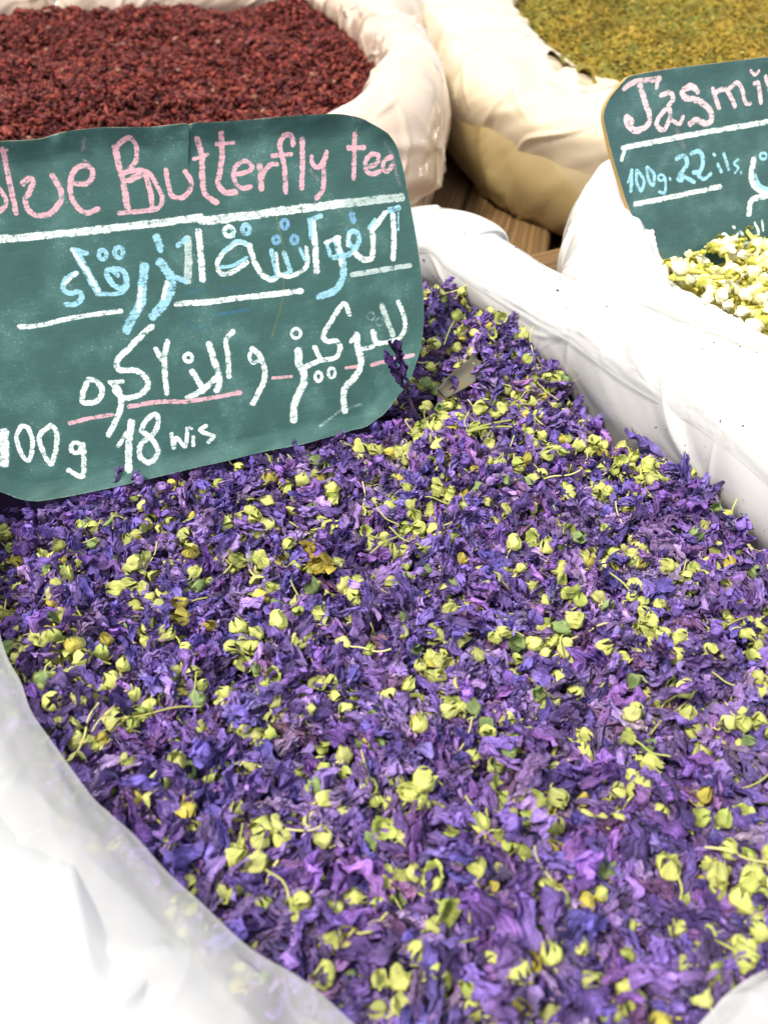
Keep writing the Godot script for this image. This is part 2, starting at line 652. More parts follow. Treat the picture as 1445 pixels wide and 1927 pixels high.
func plank(size: Vector3, seeded: int) -> Geo:
	var g := Geo.new()
	var p := PackedVector3Array()
	var cols := PackedColorArray()
	var uv := PackedVector2Array()
	var c := 0.004
	var w := size.x * 0.5
	var h := size.y * 0.5
	var ring := [Vector2(-w + c, h), Vector2(w - c, h), Vector2(w, h - c), Vector2(w, -h + c), Vector2(w - c, -h), Vector2(-w + c, -h), Vector2(-w, -h + c), Vector2(-w, h - c)]
	for y in 12:
		var z := (y / 11.0 - 0.5) * size.z
		for k in 8:
			var q: Vector2 = ring[k]
			var o := Vector3(q.x, q.y, z)
			o += Vector3(bumps.get_noise_2d(z * 30.0 + seeded * 9.0, k), bumps.get_noise_2d(z * 30.0, seeded * 9.0), 0) * 0.003
			p.append(o)
			cols.append(Color.WHITE)
			uv.append(Vector2(q.x + q.y + seeded * 0.37, z * 0.16 + seeded * 0.21))
	g.grid(8, 12, p, cols, uv, true)
	for side in [0, 11]:
		var b := g.v.size()
		g.v.append(Vector3(0, 0, (side / 11.0 - 0.5) * size.z))
		g.c.append(Color.WHITE)
		g.t.append(Vector2.ZERO)
		g.fan(b, side * 8, 8, side == 0)
	return g

func _ready() -> void:
	rng.seed = 20240611
	bumps.seed = 11
	bumps.frequency = 0.5
	bumps.fractal_octaves = 3
	ridges.seed = 23
	ridges.frequency = 0.35
	ridges.fractal_octaves = 2
	# -------- camera, sky, sun, exposure
	var cam := Camera3D.new()
	cam.name = "camera"
	cam.position = Vector3(0, EYE, 0)
	cam.rotation = Vector3(-PITCH, 0, 0)
	cam.fov = 65.0
	cam.near = 0.01
	cam.far = 60.0
	add_child(cam)
	var lens := CameraAttributesPhysical.new()
	lens.frustum_focus_distance = 0.36
	lens.frustum_focal_length = 18.84
	lens.exposure_aperture = 7.5
	var we := WorldEnvironment.new()
	we.name = "daylight"
	var env := Environment.new()
	env.background_mode = Environment.BG_SKY
	env.tonemap_mode = Environment.TONE_MAPPER_LINEAR
	env.tonemap_exposure = 2.8
	env.sdfgi_enabled = true
	env.ssao_enabled = true
	env.ssil_enabled = true
	var sm := ProceduralSkyMaterial.new()
	sm.sky_top_color = Color(0.66, 0.675, 0.70)
	sm.sky_horizon_color = Color(0.69, 0.685, 0.67)
	sm.sky_curve = 0.2
	sm.ground_bottom_color = Color(0.36, 0.32, 0.28)
	sm.ground_horizon_color = Color(0.62, 0.58, 0.54)
	sm.sun_angle_max = 0.0
	var sky := Sky.new()
	sky.sky_material = sm
	env.sky = sky
	we.environment = env
	we.camera_attributes = lens
	add_child(we)
	var sun := DirectionalLight3D.new()
	sun.name = "sun"
	sun.light_color = Color(1.0, 0.955, 0.88)
	sun.light_energy = 0.5
	sun.light_angular_distance = 11.0
	sun.shadow_enabled = true
	sun.sky_mode = DirectionalLight3D.SKY_MODE_LIGHT_ONLY
	add_child(sun)
	sun.look_at_from_position(Vector3(-0.45, 1.0, 0.32), Vector3.ZERO)
	# -------- setting
	build_stand()
	build_sacks()
	build_signs()
	build_mallow()
	build_red()
	build_herb()
	build_jasmine()

func build_stand() -> void:
	var gm := mat(Color(0.20, 0.18, 0.16), 0.9)
	gm.albedo_texture = noise_tex(0.02, 5, FastNoiseLite.TYPE_SIMPLEX, 512, 3)
	gm.uv1_scale = Vector3(20, 20, 20)
	var pm := PlaneMesh.new()
	pm.size = Vector2(60, 60)
	pm.material = gm
	var gr := part("ground", pm, self)
	gr.position = Vector3(0, -0.75, 0)
	tag(gr, "grey paving under the wooden market stand", "", "", "structure")
	# wood grain: long streaks along the plank
	var im := Image.create(512, 256, false, Image.FORMAT_RGB8)
	for y in 256:
		for x in 512:
			var f := 0.72 + 0.30 * bumps.get_noise_2d(x * 0.45, y * 0.03) + 0.28 * bumps.get_noise_2d(x * 0.12 + 50.0, y * 0.012) + 0.10 * bumps.get_noise_2d(x * 1.5, y * 0.3)
			im.set_pixel(x, y, Color(0.74 * f, 0.60 * f, 0.41 * f))
	var wm := mat(Color(0.62, 0.55, 0.46), 0.7)
	wm.albedo_texture = ImageTexture.create_from_image(im)
	wm.uv1_scale = Vector3(6, 2.4, 1)
	var st := base("wooden_stand", Vector3(0, -0.75, 0))
	tag(st, "worn wooden slat stand carrying the open sacks, seen in the gap between them", "stand")
	for k in 13:
		var m := part("plank", plank(Vector3(0.082, 0.018, 0.94), k).mesh(wm), st)
		m.position = Vector3(-0.62 + k * 0.088, 0.700 - 0.002 * (k % 3), -0.98)
		m.rotation.y = -0.21 + 0.02 * sin(k * 2.0)
	for z in [-0.60, -1.34]:
		var m := part("beam", plank(Vector3(0.05, 0.04, 1.5), 31).mesh(wm), st)
		m.position = Vector3(0.05, 0.668, z)
		m.rotation.y = PI / 2
	var under := part("shelf", plank(Vector3(0.88, 0.016, 1.3), 77).mesh(wm), st)
	under.position = Vector3(0.0, 0.680, -0.985)
	under.scale = Vector3(1.4, 1, 0.68)
	var fr := part("front_beam", plank(Vector3(0.06, 0.016, 1.3), 17).mesh(wm), st)
	fr.position = Vector3(0.22, 0.715, -0.617)
	fr.rotation.y = PI / 2 + 0.45
	for k in 8:
		var m := part("plank", plank(Vector3(0.11, 0.02, 1.3), 40 + k).mesh(wm), st)
		m.position = Vector3(0.0, 0.575, -0.62 + k * 0.115)
		m.rotation.y = PI / 2
	for q in [Vector2(-0.6, -0.6), Vector2(0.62, -0.6), Vector2(-0.6, 0.15), Vector2(0.62, 0.15)]:
		var m := part("leg", plank(Vector3(0.06, 0.06, 0.56), 60).mesh(wm), st)
		m.position = Vector3(q.x, 0.282, q.y)
		m.rotation.x = PI / 2
	for q in [Vector2(-0.6, -1.34), Vector2(0.62, -1.34)]:
		var m := part("leg", plank(Vector3(0.06, 0.06, 0.64), 61).mesh(wm), st)
		m.position = Vector3(q.x, 0.324, q.y)
		m.rotation.x = PI / 2

var main_rows := [
	[0.020, -0.446, 0.026, 0.034, 0.060, 0.0], [0.036, -0.428, 0.026, 0.028, 0.060, 0.0], [0.060, -0.404, 0.022, 0.026, 0.060, 0.0], [0.080, -0.379, 0.017, 0.032, 0.062, 0.0], [0.095, -0.361, 0.012, 0.040, 0.062, 0.0],
	[0.114, -0.330, 0.006, 0.048, 0.066, 0.0], [0.134, -0.308, 0.002, 0.050, 0.072, 0.0], [0.146, -0.292, 0.0, 0.050, 0.076, 0.0], [0.158, -0.265, 0.0, 0.050, 0.08, 0.0], [0.166, -0.243, 0.0, 0.048, 0.08, 0.0],
	[0.178, -0.19, 0.0, 0.045, 0.08, 0.0], [0.172, -0.13, 0.0, 0.04, 0.08, 0.0], [0.140, -0.090, 0.0, 0.036, 0.08, 0.006], [0.106, -0.058, 0.0, 0.034, 0.08, 0.016], [0.077, -0.042, 0.0, 0.034, 0.08, 0.016],
	[0.040, -0.034, 0.0, 0.034, 0.08, 0.016], [-0.006, -0.042, 0.0, 0.034, 0.09, 0.018], [-0.034, -0.061, 0.0, 0.036, 0.10, 0.017], [-0.052, -0.075, 0.0, 0.038, 0.10, 0.017], [-0.073, -0.091, 0.0, 0.040, 0.10, 0.017],
	[-0.097, -0.109, 0.0, 0.040, 0.10, 0.016], [-0.121, -0.134, 0.0, 0.038, 0.10, 0.015], [-0.137, -0.154, 0.0, 0.036, 0.09, 0.016], [-0.151, -0.183, 0.0, 0.034, 0.08, 0.013], [-0.165, -0.219, 0.0, 0.034, 0.07, 0.006],
	[-0.176, -0.262, 0.0, 0.036, 0.06, 0.0], [-0.183, -0.30, 0.0, 0.034, 0.06, 0.0], [-0.18, -0.35, 0.0, 0.03, 0.05, 0.0], [-0.14, -0.41, 0.0, 0.03, 0.05, 0.0], [-0.08, -0.445, 0.005, 0.03, 0.05, 0.0], [-0.03, -0.455, 0.015, 0.03, 0.055, 0.0]]
var red_rows := [
	[-0.30, -0.585, 0.022, 0.010, 0.05, 0.0], [-0.15, -0.60, 0.028, 0.012, 0.05, 0.0], [-0.07, -0.607, 0.042, 0.022, 0.055, 0.0], [-0.030, -0.632, 0.048, 0.034, 0.058, 0.0], [-0.012, -0.680, 0.05, 0.038, 0.060, 0.0], [-0.006, -0.737, 0.05, 0.040, 0.062, 0.0],
	[-0.014, -0.823, 0.05, 0.042, 0.064, 0.0], [-0.032, -0.90, 0.05, 0.042, 0.066, 0.0], [-0.047, -0.975, 0.05, 0.044, 0.10, 0.0], [-0.076, -1.06, 0.05, 0.042, 0.12, 0.0], [-0.13, -1.108, 0.05, 0.034, 0.07, 0.0], [-0.256, -1.068, 0.05, 0.034, 0.07, 0.0],
	[-0.339, -1.04, 0.05, 0.040, 0.07, 0.0], [-0.42, -1.04, 0.05, 0.04, 0.07, 0.0], [-0.50, -0.98, 0.05, 0.04, 0.06, 0.0], [-0.53, -0.85, 0.05, 0.036, 0.06, 0.0], [-0.50, -0.70, 0.045, 0.02, 0.05, 0.0], [-0.41, -0.60, 0.03, 0.012, 0.05, 0.0]]
var green_rows := [
	[0.157, -1.10, 0.05, 0.030, 0.13, 0.0], [0.150, -1.01, 0.05, 0.026, 0.12, 0.0], [0.155, -0.927, 0.05, 0.022, 0.11, 0.0], [0.168, -0.842, 0.05, 0.016, 0.115, 0.0], [0.201, -0.765, 0.05, 0.012, 0.115, 0.0], [0.250, -0.712, 0.05, 0.012, 0.11, 0.0],
	[0.33, -0.69, 0.05, 0.012, 0.10, 0.0], [0.44, -0.73, 0.05, 0.014, 0.10, 0.0], [0.53, -0.85, 0.05, 0.02, 0.10, 0.0], [0.54, -1.05, 0.05, 0.03, 0.10, 0.0], [0.45, -1.22, 0.05, 0.03, 0.10, 0.0], [0.32, -1.29, 0.05, 0.03, 0.10, 0.0], [0.20, -1.22, 0.05, 0.03, 0.10, 0.0]]
var jasmine_rows := [
	[0.160, -0.462, 0.038, 0.030, 0.052, 0.0], [0.159, -0.432, 0.038, 0.014, 0.05, 0.0], [0.164, -0.405, 0.037, 0.006, 0.046, 0.0], [0.180, -0.382, 0.036, 0.005, 0.046, 0.0], [0.200, -0.356, 0.035, 0.005, 0.046, 0.0], [0.235, -0.330, 0.035, 0.005, 0.05, 0.0],
	[0.30, -0.315, 0.035, 0.03, 0.06, 0.0], [0.37, -0.345, 0.035, 0.03, 0.06, 0.0], [0.40, -0.42, 0.035, 0.03, 0.06, 0.0], [0.37, -0.50, 0.035, 0.03, 0.06, 0.0], [0.30, -0.53, 0.035, 0.03, 0.055, 0.0], [0.22, -0.525, 0.036, 0.036, 0.055, 0.0], [0.175, -0.50, 0.037, 0.036, 0.055, 0.0]]

func sack(called: String, rows: Array, label: String, col: Color, amp: float, seeded: int, floor_y: float, clear: bool, side: Material, thin: Array, cuff := 1.2) -> Node3D:
	var root := base(called)
	tag(root, label, "sack")
	var profile := [Vector2(0.16, -0.7), Vector2(0.06, -0.2), Vector2(0.0, 0.10), Vector2(0.01, 0.42), Vector2(0.08, 0.72), Vector2(0.22, 0.94), Vector2(0.42, 1.0), Vector2(0.66, 0.90), Vector2(0.86, 0.55), Vector2(0.97, -0.12 * cuff), Vector2(0.98, -0.5 * cuff), Vector2(0.93, -cuff)]
	var cols := 900 if clear else 620
	var rim_rows := []
	for r in rows:
		rim_rows.append([r[0], r[1], r[2], r[3], r[4], r[5] * 0.25])
	var rim := film_ring(rim_rows, cols, profile, 100 if clear else 80, amp, seeded, thin, 70.0 if clear else (90.0 if cuff > 2.0 else 170.0))
	part("rolled_rim", rim.mesh(), root, film(col, 0.30, clear, seeded, 0.45))
	if clear:
		# the single sheet that leans inward over the flowers
		part("inner_flap", film_ring(rows, 700, [Vector2(0.0, 0.50), Vector2(0.02, 0.60), Vector2(0.10, 0.72), Vector2(0.28, 0.86), Vector2(0.40, 0.90)], 24, 0.0012, seeded + 3, [0.52, 0.72, 0.1, 0.6], 190.0, 0.5).mesh(), root, film(col, 0.27, true, seeded + 2, 0.5))
		crumbs_on(rim, cols + 1)
	var wall := []
	for r in rows:
		wall.append([r[0], r[1], r[2], r[2] - floor_y, r[4] * (1.14 if cuff > 2.0 else 1.0), 0.0])
	var p2 := [Vector2(0.45, -0.02), Vector2(0.62, -0.1), Vector2(0.80, -0.3), Vector2(0.86, -0.6), Vector2(0.74, -0.9), Vector2(0.5, -0.995), Vector2(0.2, -1.0)]
	part("side_wall", film_ring(wall, 240, p2, 24, amp, seeded + 5, [1.0, 1.0, 0.0, 1.0]).mesh(), root, side)
	return root

# dark crumbs that fell on the film beside the heap
func crumbs_on(rim: Geo, cols: int) -> void:
	var m := mat(Color(0.09, 0.05, 0.15), 0.8)
	var places := []
	var tints := []
	while places.size() < 170:
		var k := rng.randi() % rim.v.size()
		var p := rim.v[k]
		if p.x < 0.0 or rng.randf() < 0.0:
			continue
		var row := k / cols
		if row < 16 or row > 62 or rng.randf() > 1.35 - row / 50.0:
			continue
		places.append(Transform3D(lying(1.0).scaled_local(Vector3(0.25, 0.3, 0.2) * rnd(0.4, 1.0) * (2.0 if rng.randf() < 0.06 else 1.0)), p + Vector3(rnd(-0.001, 0.001), 0.0002, rnd(-0.001, 0.001))))
		tints.append(Color.WHITE)
	var o := base("flower_crumbs")
	tag(o, "tiny dark crumbs of dried flower fallen on the white film", "crumbs", "", "stuff")
	cloud_of("crumbs", o, lump(55, Vector3(0.0012, 0.002, 0.0008), 0.6, Color(1, 1, 1)).mesh(m), places, tints)

func build_sacks() -> void:
	var white := Color(0.71, 0.71, 0.715)
	var cream := Color(0.72, 0.575, 0.455)
	sack("plastic_sack", main_rows, "open white plastic sack heaped with purple dried flowers, its film folded outward", white, 0.0025, 1, -0.165, true, film(white, 0.3, false, 7, 0.4), [0.80, 1.0, 0.20, 0.2])
	sack("plastic_sack", red_rows, "cream plastic sack with thick rolled rim round dark red dried berries", cream, 0.0036, 2, -0.05, false, film(cream, 0.3, false, 8, 0.4), [1.0, 1.0, 0.0, 1.0])
	sack("plastic_sack", green_rows, "cream plastic sack of ground olive green herb, brown contents showing through its side", Color(0.74, 0.635, 0.47), 0.0046, 3, -0.05, false, film(Color(0.33, 0.25, 0.115), 0.28, false, 9, 0.1), [1.0, 1.0, 0.0, 1.0], 3.4)
	sack("plastic_sack", jasmine_rows, "white plastic sack holding pale yellow jasmine buds", Color(0.88, 0.87, 0.84), 0.0028, 4, -0.165, false, film(white, 0.3, false, 10, 0.4), [1.0, 1.0, 0.0, 1.0])

# the rubbed rim of a board, as a stroke along its outline
func worn(rows: PackedVector2Array) -> Array:
	var out := []
	for q in rows:
		out.append(q.x * 10.0)
		out.append(q.y * 10.0)
	return out

func build_signs() -> void:
	var k := Chalk.new()
	k.add("p", 22, [186,1415,168,1316,150,1198])
	k.add("p", 20, [184,1409,236,1392,214,1339,168,1316])
	k.add("p", 22, [168,1316,228,1286,245,1226,200,1191,150,1198])
	k.add("p", 25, [290,1411,279,1303,270,1182])
	k.add("p", 14, [275,1410,304,1410])
	k.add("p", 26, [326,1286,354,1302,365,1287,339,1249,319,1229,319,1188,350,1160,400,1165,445,1201,460,1234,452,1270,443,1303])
	k.add("p", 25, [522,1262,564,1257,595,1282,596,1311,563,1324,528,1308,502,1264,494,1212,510,1168,535,1147,584,1156])
	k.add("p", 31, [707,1377,706,1310,708,1239,701,1147])
	k.add("p", 23, [707,1374,747,1399,778,1401,791,1365,773,1314,724,1279])
	k.add("p", 23, [718,1280,781,1284,821,1262,844,1198,849,1161,822,1128,744,1126,662,1130])
	k.add("p", 27, [802,1264,807,1191,801,1137])
	k.add("p", 30, [729,1249,790,1265])
	k.add("p", 26, [889,1268,887,1217,892,1168,933,1157,971,1183,982,1218,967,1253])
	k.add("p", 30, [1041,1371,1046,1302,1030,1212,1032,1157,1071,1120])
	k.add("p", 19, [1013,1299,1074,1310])
	k.add("p", 30, [1143,1381,1135,1310,1111,1239,1094,1192,1117,1155,1160,1150])
	k.add("p", 19, [1116,1345,1191,1343])
	k.add("p", 23, [1184,1219,1233,1225,1253,1241,1227,1266,1188,1255,1167,1221,1170,1183,1193,1161,1231,1163])
	k.add("p", 31, [1287,1244,1277,1151])
	k.add("p", 24, [1284,1188,1308,1223,1339,1241,1362,1238])
	k.add("p", 27, [1448,1309,1446,1340,1417,1349,1390,1318,1388,1288,1394,1219,1380,1122])
	k.add("p", 23, [1348,1274,1431,1271])
	k.add("p", 29, [1492,1323,1478,1241,1456,1132])
	k.add("p", 24, [1523,1251,1521,1223,1543,1202,1568,1224])
	k.add("p", 27, [1592,1259,1571,1217,1566,1167,1550,1111,1516,1080])
	k.add("p", 27, [1731,1320,1718,1233,1701,1141])
	k.add("p", 28, [1697,1267,1766,1262])
	k.add("p", 25, [1781,1180,1819,1189,1831,1220,1802,1230,1770,1208,1764,1169,1791,1147,1830,1155])
	k.add("p", 25, [1889,1207,1858,1198,1846,1166,1867,1151,1893,1174])
	k.add("q", 29, [1867,1270,1897,1206,1904,1147,1916,1086])
	k.add("q", 29, [595,1415,581,1382])
	k.add("q", 23, [577,1343,594,1329])
	k.add("q", 27, [1507,1199,1535,1151])
	k.add("w", 36, [69,1101,183,1093,480,1079,731,1072,993,1068])
	k.add("w", 43, [994,1052,1339,1047,1627,1042])
	k.add("v", 43, [1627,1042,1921,1032])
	k.add("b", 26, [436,921,390,903,369,868,388,846,426,846,431,820,401,799,363,802])
	k.add("w", 16, [436,921,380,886])
	k.add("b", 38, [458,993,477,921,504,827])
	k.add("b", 26, [445,1014,496,994])
	k.add("w", 17, [442,1014,481,914,504,827])
	k.add("b", 29, [597,890,576,912,555,903,569,855,602,831,627,853,625,898,590,916])
	k.add("b", 23, [627,840,591,813,515,822])
	k.add("b", 21, [574,976,566,964,553,960,543,967,542,981,550,993,562,996,572,989,574,976])
	k.add("b", 23, [642,975,633,961,620,957,609,965,607,980,616,994,630,998,641,991,642,975])
	k.add("b", 46, [714,904,684,817,662,755,618,709,579,655])
	k.add("w", 23, [677,819,650,730])
	k.add("b", 47, [785,912,811,850,806,798,759,739,702,695])
	k.add("w", 26, [792,826,765,765])
	k.add("b", 39, [792,1014,795,969])
	k.add("v", 40, [919,989,903,901,882,819])
	k.add("b", 26, [872,970,913,990])
	k.add("b", 29, [818,849,872,820])
	k.add("w", 34, [971,1014,960,912,946,815])
	k.add("w", 27, [1182,925,1130,945,1060,910,1024,869,1030,828,1085,826,1155,856])
	k.add("b", 19, [1042,853,1091,852,1158,875])
	k.add("b", 19, [1062,916,1124,950,1176,929])
	k.add("w", 31, [1181,918,1189,851,1214,793,1252,766,1291,781])
	k.add("b", 14, [1246,774,1284,782])
	k.add("w", 24, [1122,992,1113,980,1098,976,1085,984,1082,998,1090,1010,1106,1014,1119,1006,1122,992])
	k.add("b", 24, [1194,992,1187,979,1174,975,1164,982,1161,996,1169,1009,1181,1013,1192,1006,1194,992])
	k.add("b", 15, [1114,1006,1118,973])
	k.add("b", 25, [1274,888,1277,824,1290,777,1343,786])
	k.add("b", 28, [1329,870,1344,793])
	k.add("w", 25, [1291,781,1332,767,1393,778,1428,808,1436,878])
	k.add("b", 21, [1403,879,1420,829])
	k.add("w", 18, [1293,875,1289,788])
	k.add("c", 21, [1317,928,1311,918,1301,915,1292,921,1290,932,1296,943,1306,946,1315,940,1317,928])
	k.add("c", 20, [1369,989,1362,977,1350,973,1341,980,1338,994,1345,1006,1357,1009,1367,1003,1369,989])
	k.add("c", 21, [1401,919,1395,907,1384,904,1375,910,1372,923,1379,934,1390,938,1399,931,1401,919])
	k.add("w", 36, [1483,988,1477,882,1466,771])
	k.add("b", 23, [1471,983,1464,918])
	k.add("b", 25, [1469,994,1525,1003])
	k.add("b", 40, [1583,894,1584,853,1597,789,1586,720,1541,671,1462,655])
	k.add("w", 25, [1591,900,1587,776])
	k.add("b", 23, [1533,888,1542,825])
	k.add("w", 21, [1529,888,1598,899])
	k.add("b", 30, [1690,879,1679,855,1659,848,1641,861,1637,886,1648,910,1669,917,1686,904,1690,879])
	k.add("b", 29, [1556,816,1624,819,1673,840])
	k.add("w", 16, [1644,906,1630,860])
	k.add("w", 33, [1760,917,1755,856,1738,789,1696,788,1662,821])
	k.add("w", 33, [1833,975,1767,916])
	k.add("b", 16, [1741,920,1780,955])
	k.add("c", 35, [1672,990,1675,962])
	k.add("w", 33, [1869,957,1861,861,1846,772])
	k.add("b", 33, [1857,985,1900,987])
	k.add("b", 10, [1897,967,1888,892])
	k.add("w", 25, [161,746,233,737,393,745,573,740])
	k.add("w", 30, [811,730,919,719])
	k.add("w", 31, [924,717,1098,709,1379,694])
	k.add("v", 28, [1633,727,1773,727,1927,725])
	k.add("d", 33, [867,768,937,770])
	k.add("d", 41, [1025,768,1070,748])
	k.add("d", 28, [980,653,1123,656])
	k.add("d", 27, [822,641,884,609,944,626])
	k.add("d", 21, [978,655,1127,651])
	k.add("m", 18, [1320,1023,1330,917,1315,791,1286,671,1250,592,1205,507])
	k.add("w", 28, [1847,567,1867,500,1868,440,1833,393,1784,387])
	k.add("v", 33, [1762,563,1780,486,1799,414])
	k.add("w", 29, [1699,448,1711,393,1767,382])
	k.add("q2", 18, [1720,518,1712,507,1699,504,1686,512,1682,525,1690,536,1703,539,1716,532,1720,518])
	k.add("q2", 18, [1759,486,1752,474,1738,471,1725,479,1722,492,1729,503,1743,506,1755,499,1759,486])
	k.add("q2", 31, [1825,395,1870,425,1881,445])
	k.add("w", 40, [1615,448,1614,380,1621,318,1588,255,1524,206,1505,155,1503,92])
	k.add("w", 26, [1584,423,1615,448])
	k.add("w", 28, [1629,377,1694,381,1710,438])
	k.add("w", 30, [1595,551,1572,602,1495,528,1452,477,1466,445,1512,437,1525,397,1492,358,1422,360,1350,347])
	k.add("w", 30, [1402,427,1417,380])
	k.add("w", 44, [1321,427,1314,362,1329,314,1312,256,1259,175,1242,100])
	k.add("w", 19, [1346,504,1337,490,1320,486,1306,495,1302,511,1311,525,1327,529,1342,520,1346,504])
	k.add("w", 20, [1415,282,1407,267,1394,263,1384,272,1381,288,1389,303,1402,307,1412,298,1415,282])
	k.add("w", 20, [1483,287,1475,273,1462,268,1451,277,1449,294,1456,309,1469,313,1480,304,1483,287])
	k.add("p", 20, [1542,299,1594,296])
	k.add("p", 24, [1673,289,1797,296,1888,298])
	k.add("p", 19, [1178,321,1267,311])
	k.add("w", 32, [1106,475,1133,441,1147,379,1136,322,1100,269,1061,220])
	k.add("w", 23, [1109,474,1087,442,1097,411,1120,414])
	k.add("w", 29, [1033,567,994,532,990,461,975,369])
	k.add("q2", 24, [1363,42,1423,69,1484,96,1591,105])
	k.add("w", 35, [918,533,923,454,931,372,909,318])
	k.add("w", 33, [922,381,855,336,770,309])
	k.add("w", 32, [816,424,839,361,838,325])
	k.add("w", 21, [830,485,823,474,809,471,798,479,795,492,803,504,817,507,828,499,830,485])
	k.add("w", 30, [739,576,708,502,693,419,684,349])
	k.add("w", 28, [682,552,695,504])
	k.add("w", 31, [687,651,657,636,577,582,508,533,508,491,572,479,610,436,607,394,566,366,497,366,467,408])
	k.add("w", 32, [464,437,485,397,476,334,441,276,392,214])
	k.add("w", 24, [456,445,508,438])
	k.add("w", 29, [371,476,329,415,326,380,379,376,414,412,405,456,371,476])
	k.add("p", 25, [508,324,651,316,788,291,1012,285])
	k.add("p", 23, [246,301,340,306,430,301])
	k.add("w", 45, [-24,320,-64,182])
	k.add("w", 24, [-23,324,-84,277])
	k.add("w", 24, [47,329,17,287,15,213,37,175,73,249,73,315,52,332])
	k.add("w", 26, [168,310,110,274,104,201,121,138,164,212,181,275,168,310])
	k.add("w", 24, [261,183,251,167,235,164,222,174,221,192,231,208,247,211,260,201,261,183])
	k.add("w", 27, [274,195,259,122,232,51,185,93])
	k.add("w", 38, [503,253,468,159,438,36])
	k.add("w", 24, [493,230,419,153])
	k.add("w", 29, [535,204,569,247,613,263,617,228,584,176,519,139,502,82,538,47,585,89,571,153,535,204])
	k.add("w", 23, [662,159,658,90,681,137,711,86,738,168])
	k.add("w", 22, [756,120,748,82])
	k.add("w", 17, [751,173,757,163])
	k.add("w", 23, [824,162,795,146,835,115,849,103,820,83])
	var rows := PackedVector2Array([Vector2(-18, 144), Vector2(16.8, 144), Vector2(28.4, 144), Vector2(43, 143.4), Vector2(51.6, 144.8), Vector2(67, 145), Vector2(85.7, 143.3), Vector2(100.4, 143.2), Vector2(102.1, 141.4), Vector2(103.6, 143), Vector2(120.8, 142), Vector2(139, 141.8), Vector2(160, 140.8),
		Vector2(171, 139.2), Vector2(180, 135.6), Vector2(189.9, 128), Vector2(193.8, 117), Vector2(196.3, 96), Vector2(197.9, 72), Vector2(197.8, 54), Vector2(193.6, 33.7), Vector2(182.8, 15.5), Vector2(163.7, 1.4), Vector2(146.4, -0.9), Vector2(103, -1.4), Vector2(74, -1.6), Vector2(32, -2.1), Vector2(3.3, -0.6), Vector2(-8, 4.5), Vector2(-17, 13), Vector2(-25, 30), Vector2(-28, 60), Vector2(-28, 110), Vector2(-26, 134)])
	k.add("e", 13, worn(rows))
	var face := mat(Color.WHITE, 0.55, 0.4)
	face.albedo_texture = k.paint(Vector2(-300, -60), Vector2(2010, 1480), 1500, Color(0.25, 0.405, 0.39), 5)
	var tin := mat(Color(0.42, 0.40, 0.26), 0.6)
	var e := Vector3(0.93421, 0, -0.35674)
	var b := board("chalk_sign", rows, Vector3(-0.1588, 0.004, -0.2735), e, Vector3(-0.12201, 0.93969, -0.31952), Vector2(-300, -60), Vector2(2010, 1480), 0.0016, 0.0042, face, tin)
	tag(b, "dark green chalk board lettered Butterfly tea in pink, standing in the purple flowers", "sign")
	var k2 := Chalk.new()
	k2.add("P", 33, [-265,886,-196,913,-50,917])
	k2.add("P", 25, [-61,918,-64,875])
	k2.add("P", 41, [-167,894,-130,803,-107,737,-122,696,-188,672,-240,706,-247,742,-218,722])
	k2.add("P", 31, [-34,837,18,845,33,803,-40,737,-62,691,-17,663,20,720,19,762])
	k2.add("P", 27, [35,707,81,685,103,720])
	k2.add("P", 39, [191,838,152,865,100,851,108,815,200,790,270,743,288,693,250,671,188,695,150,680])
	k2.add("P", 31, [289,843,315,781,332,744])
	k2.add("P", 31, [313,829,366,837,399,805,433,748])
	k2.add("P", 29, [397,841,442,862,475,829,502,761,534,752])
	k2.add("P", 31, [560,853,584,846,605,753])
	k2.add("P", 21, [525,916,557,895,579,912])
	k2.add("P", 29, [629,879,657,816,677,760])
	k2.add("P", 30, [647,841,708,873,752,821,772,765])
	k2.add("P", 30, [817,811,889,824,869,868,813,860,809,805,853,765,926,772])
	k2.add("w", 34, [-270,595,-68,607,159,624,391,635,664,650,1034,676])
	k2.add("w", 27, [-258,588,-281,535])
	k2.add("b", 26, [-218,474,-225,369])
	k2.add("b", 15, [-244,414,-218,468])
	k2.add("b", 22, [-188,471,-188,409,-157,362,-142,417,-184,471])
	k2.add("b", 22, [-124,477,-112,414,-81,386,-78,442,-120,480])
	k2.add("b", 17, [-12,417,-18,406,-32,402,-46,408,-52,421,-46,431,-32,435,-18,429,-12,417])
	k2.add("b", 21, [-5,416,-4,340,-42,344])
	k2.add("b", 17, [24,410,27,403])
	k2.add("b", 31, [70,509,116,517,133,472,80,408,104,393])
	k2.add("b", 28, [87,426,182,375])
	k2.add("b", 31, [162,525,208,533,237,493,227,431,181,423])
	k2.add("b", 27, [196,422,245,385,291,406])
	k2.add("b", 23, [337,453,362,412])
	k2.add("b", 19, [307,509,315,502])
	k2.add("b", 23, [374,506,410,420])
	k2.add("b", 17, [471,465,444,449,474,421,455,397])
	k2.add("b", 18, [494,396,497,389])
	k2.add("w", 32, [-195,296,12,307,358,332])
	k2.add("w", 44, [576,456,566,360,611,297,691,269,819,283])
	k2.add("b", 27, [590,371,627,309,690,282])
	k2.add("b", 18, [663,467,657,455,642,451,625,458,618,471,623,483,639,487,656,480,663,467])
	k2.add("w", 42, [562,163,578,235,692,249,821,263])
	k2.add("w", 17, [370,57,402,67,446,22,422,4,388,15])
	k2.add("w", 17, [656,113,668,57])
	k2.add("w", 20, [606,105,636,40,588,5,505,-6,478,31,509,68,537,18])
	k2.add("w", 18, [458,101,467,94])
	k2.add("q", 41, [67,656,107,567])
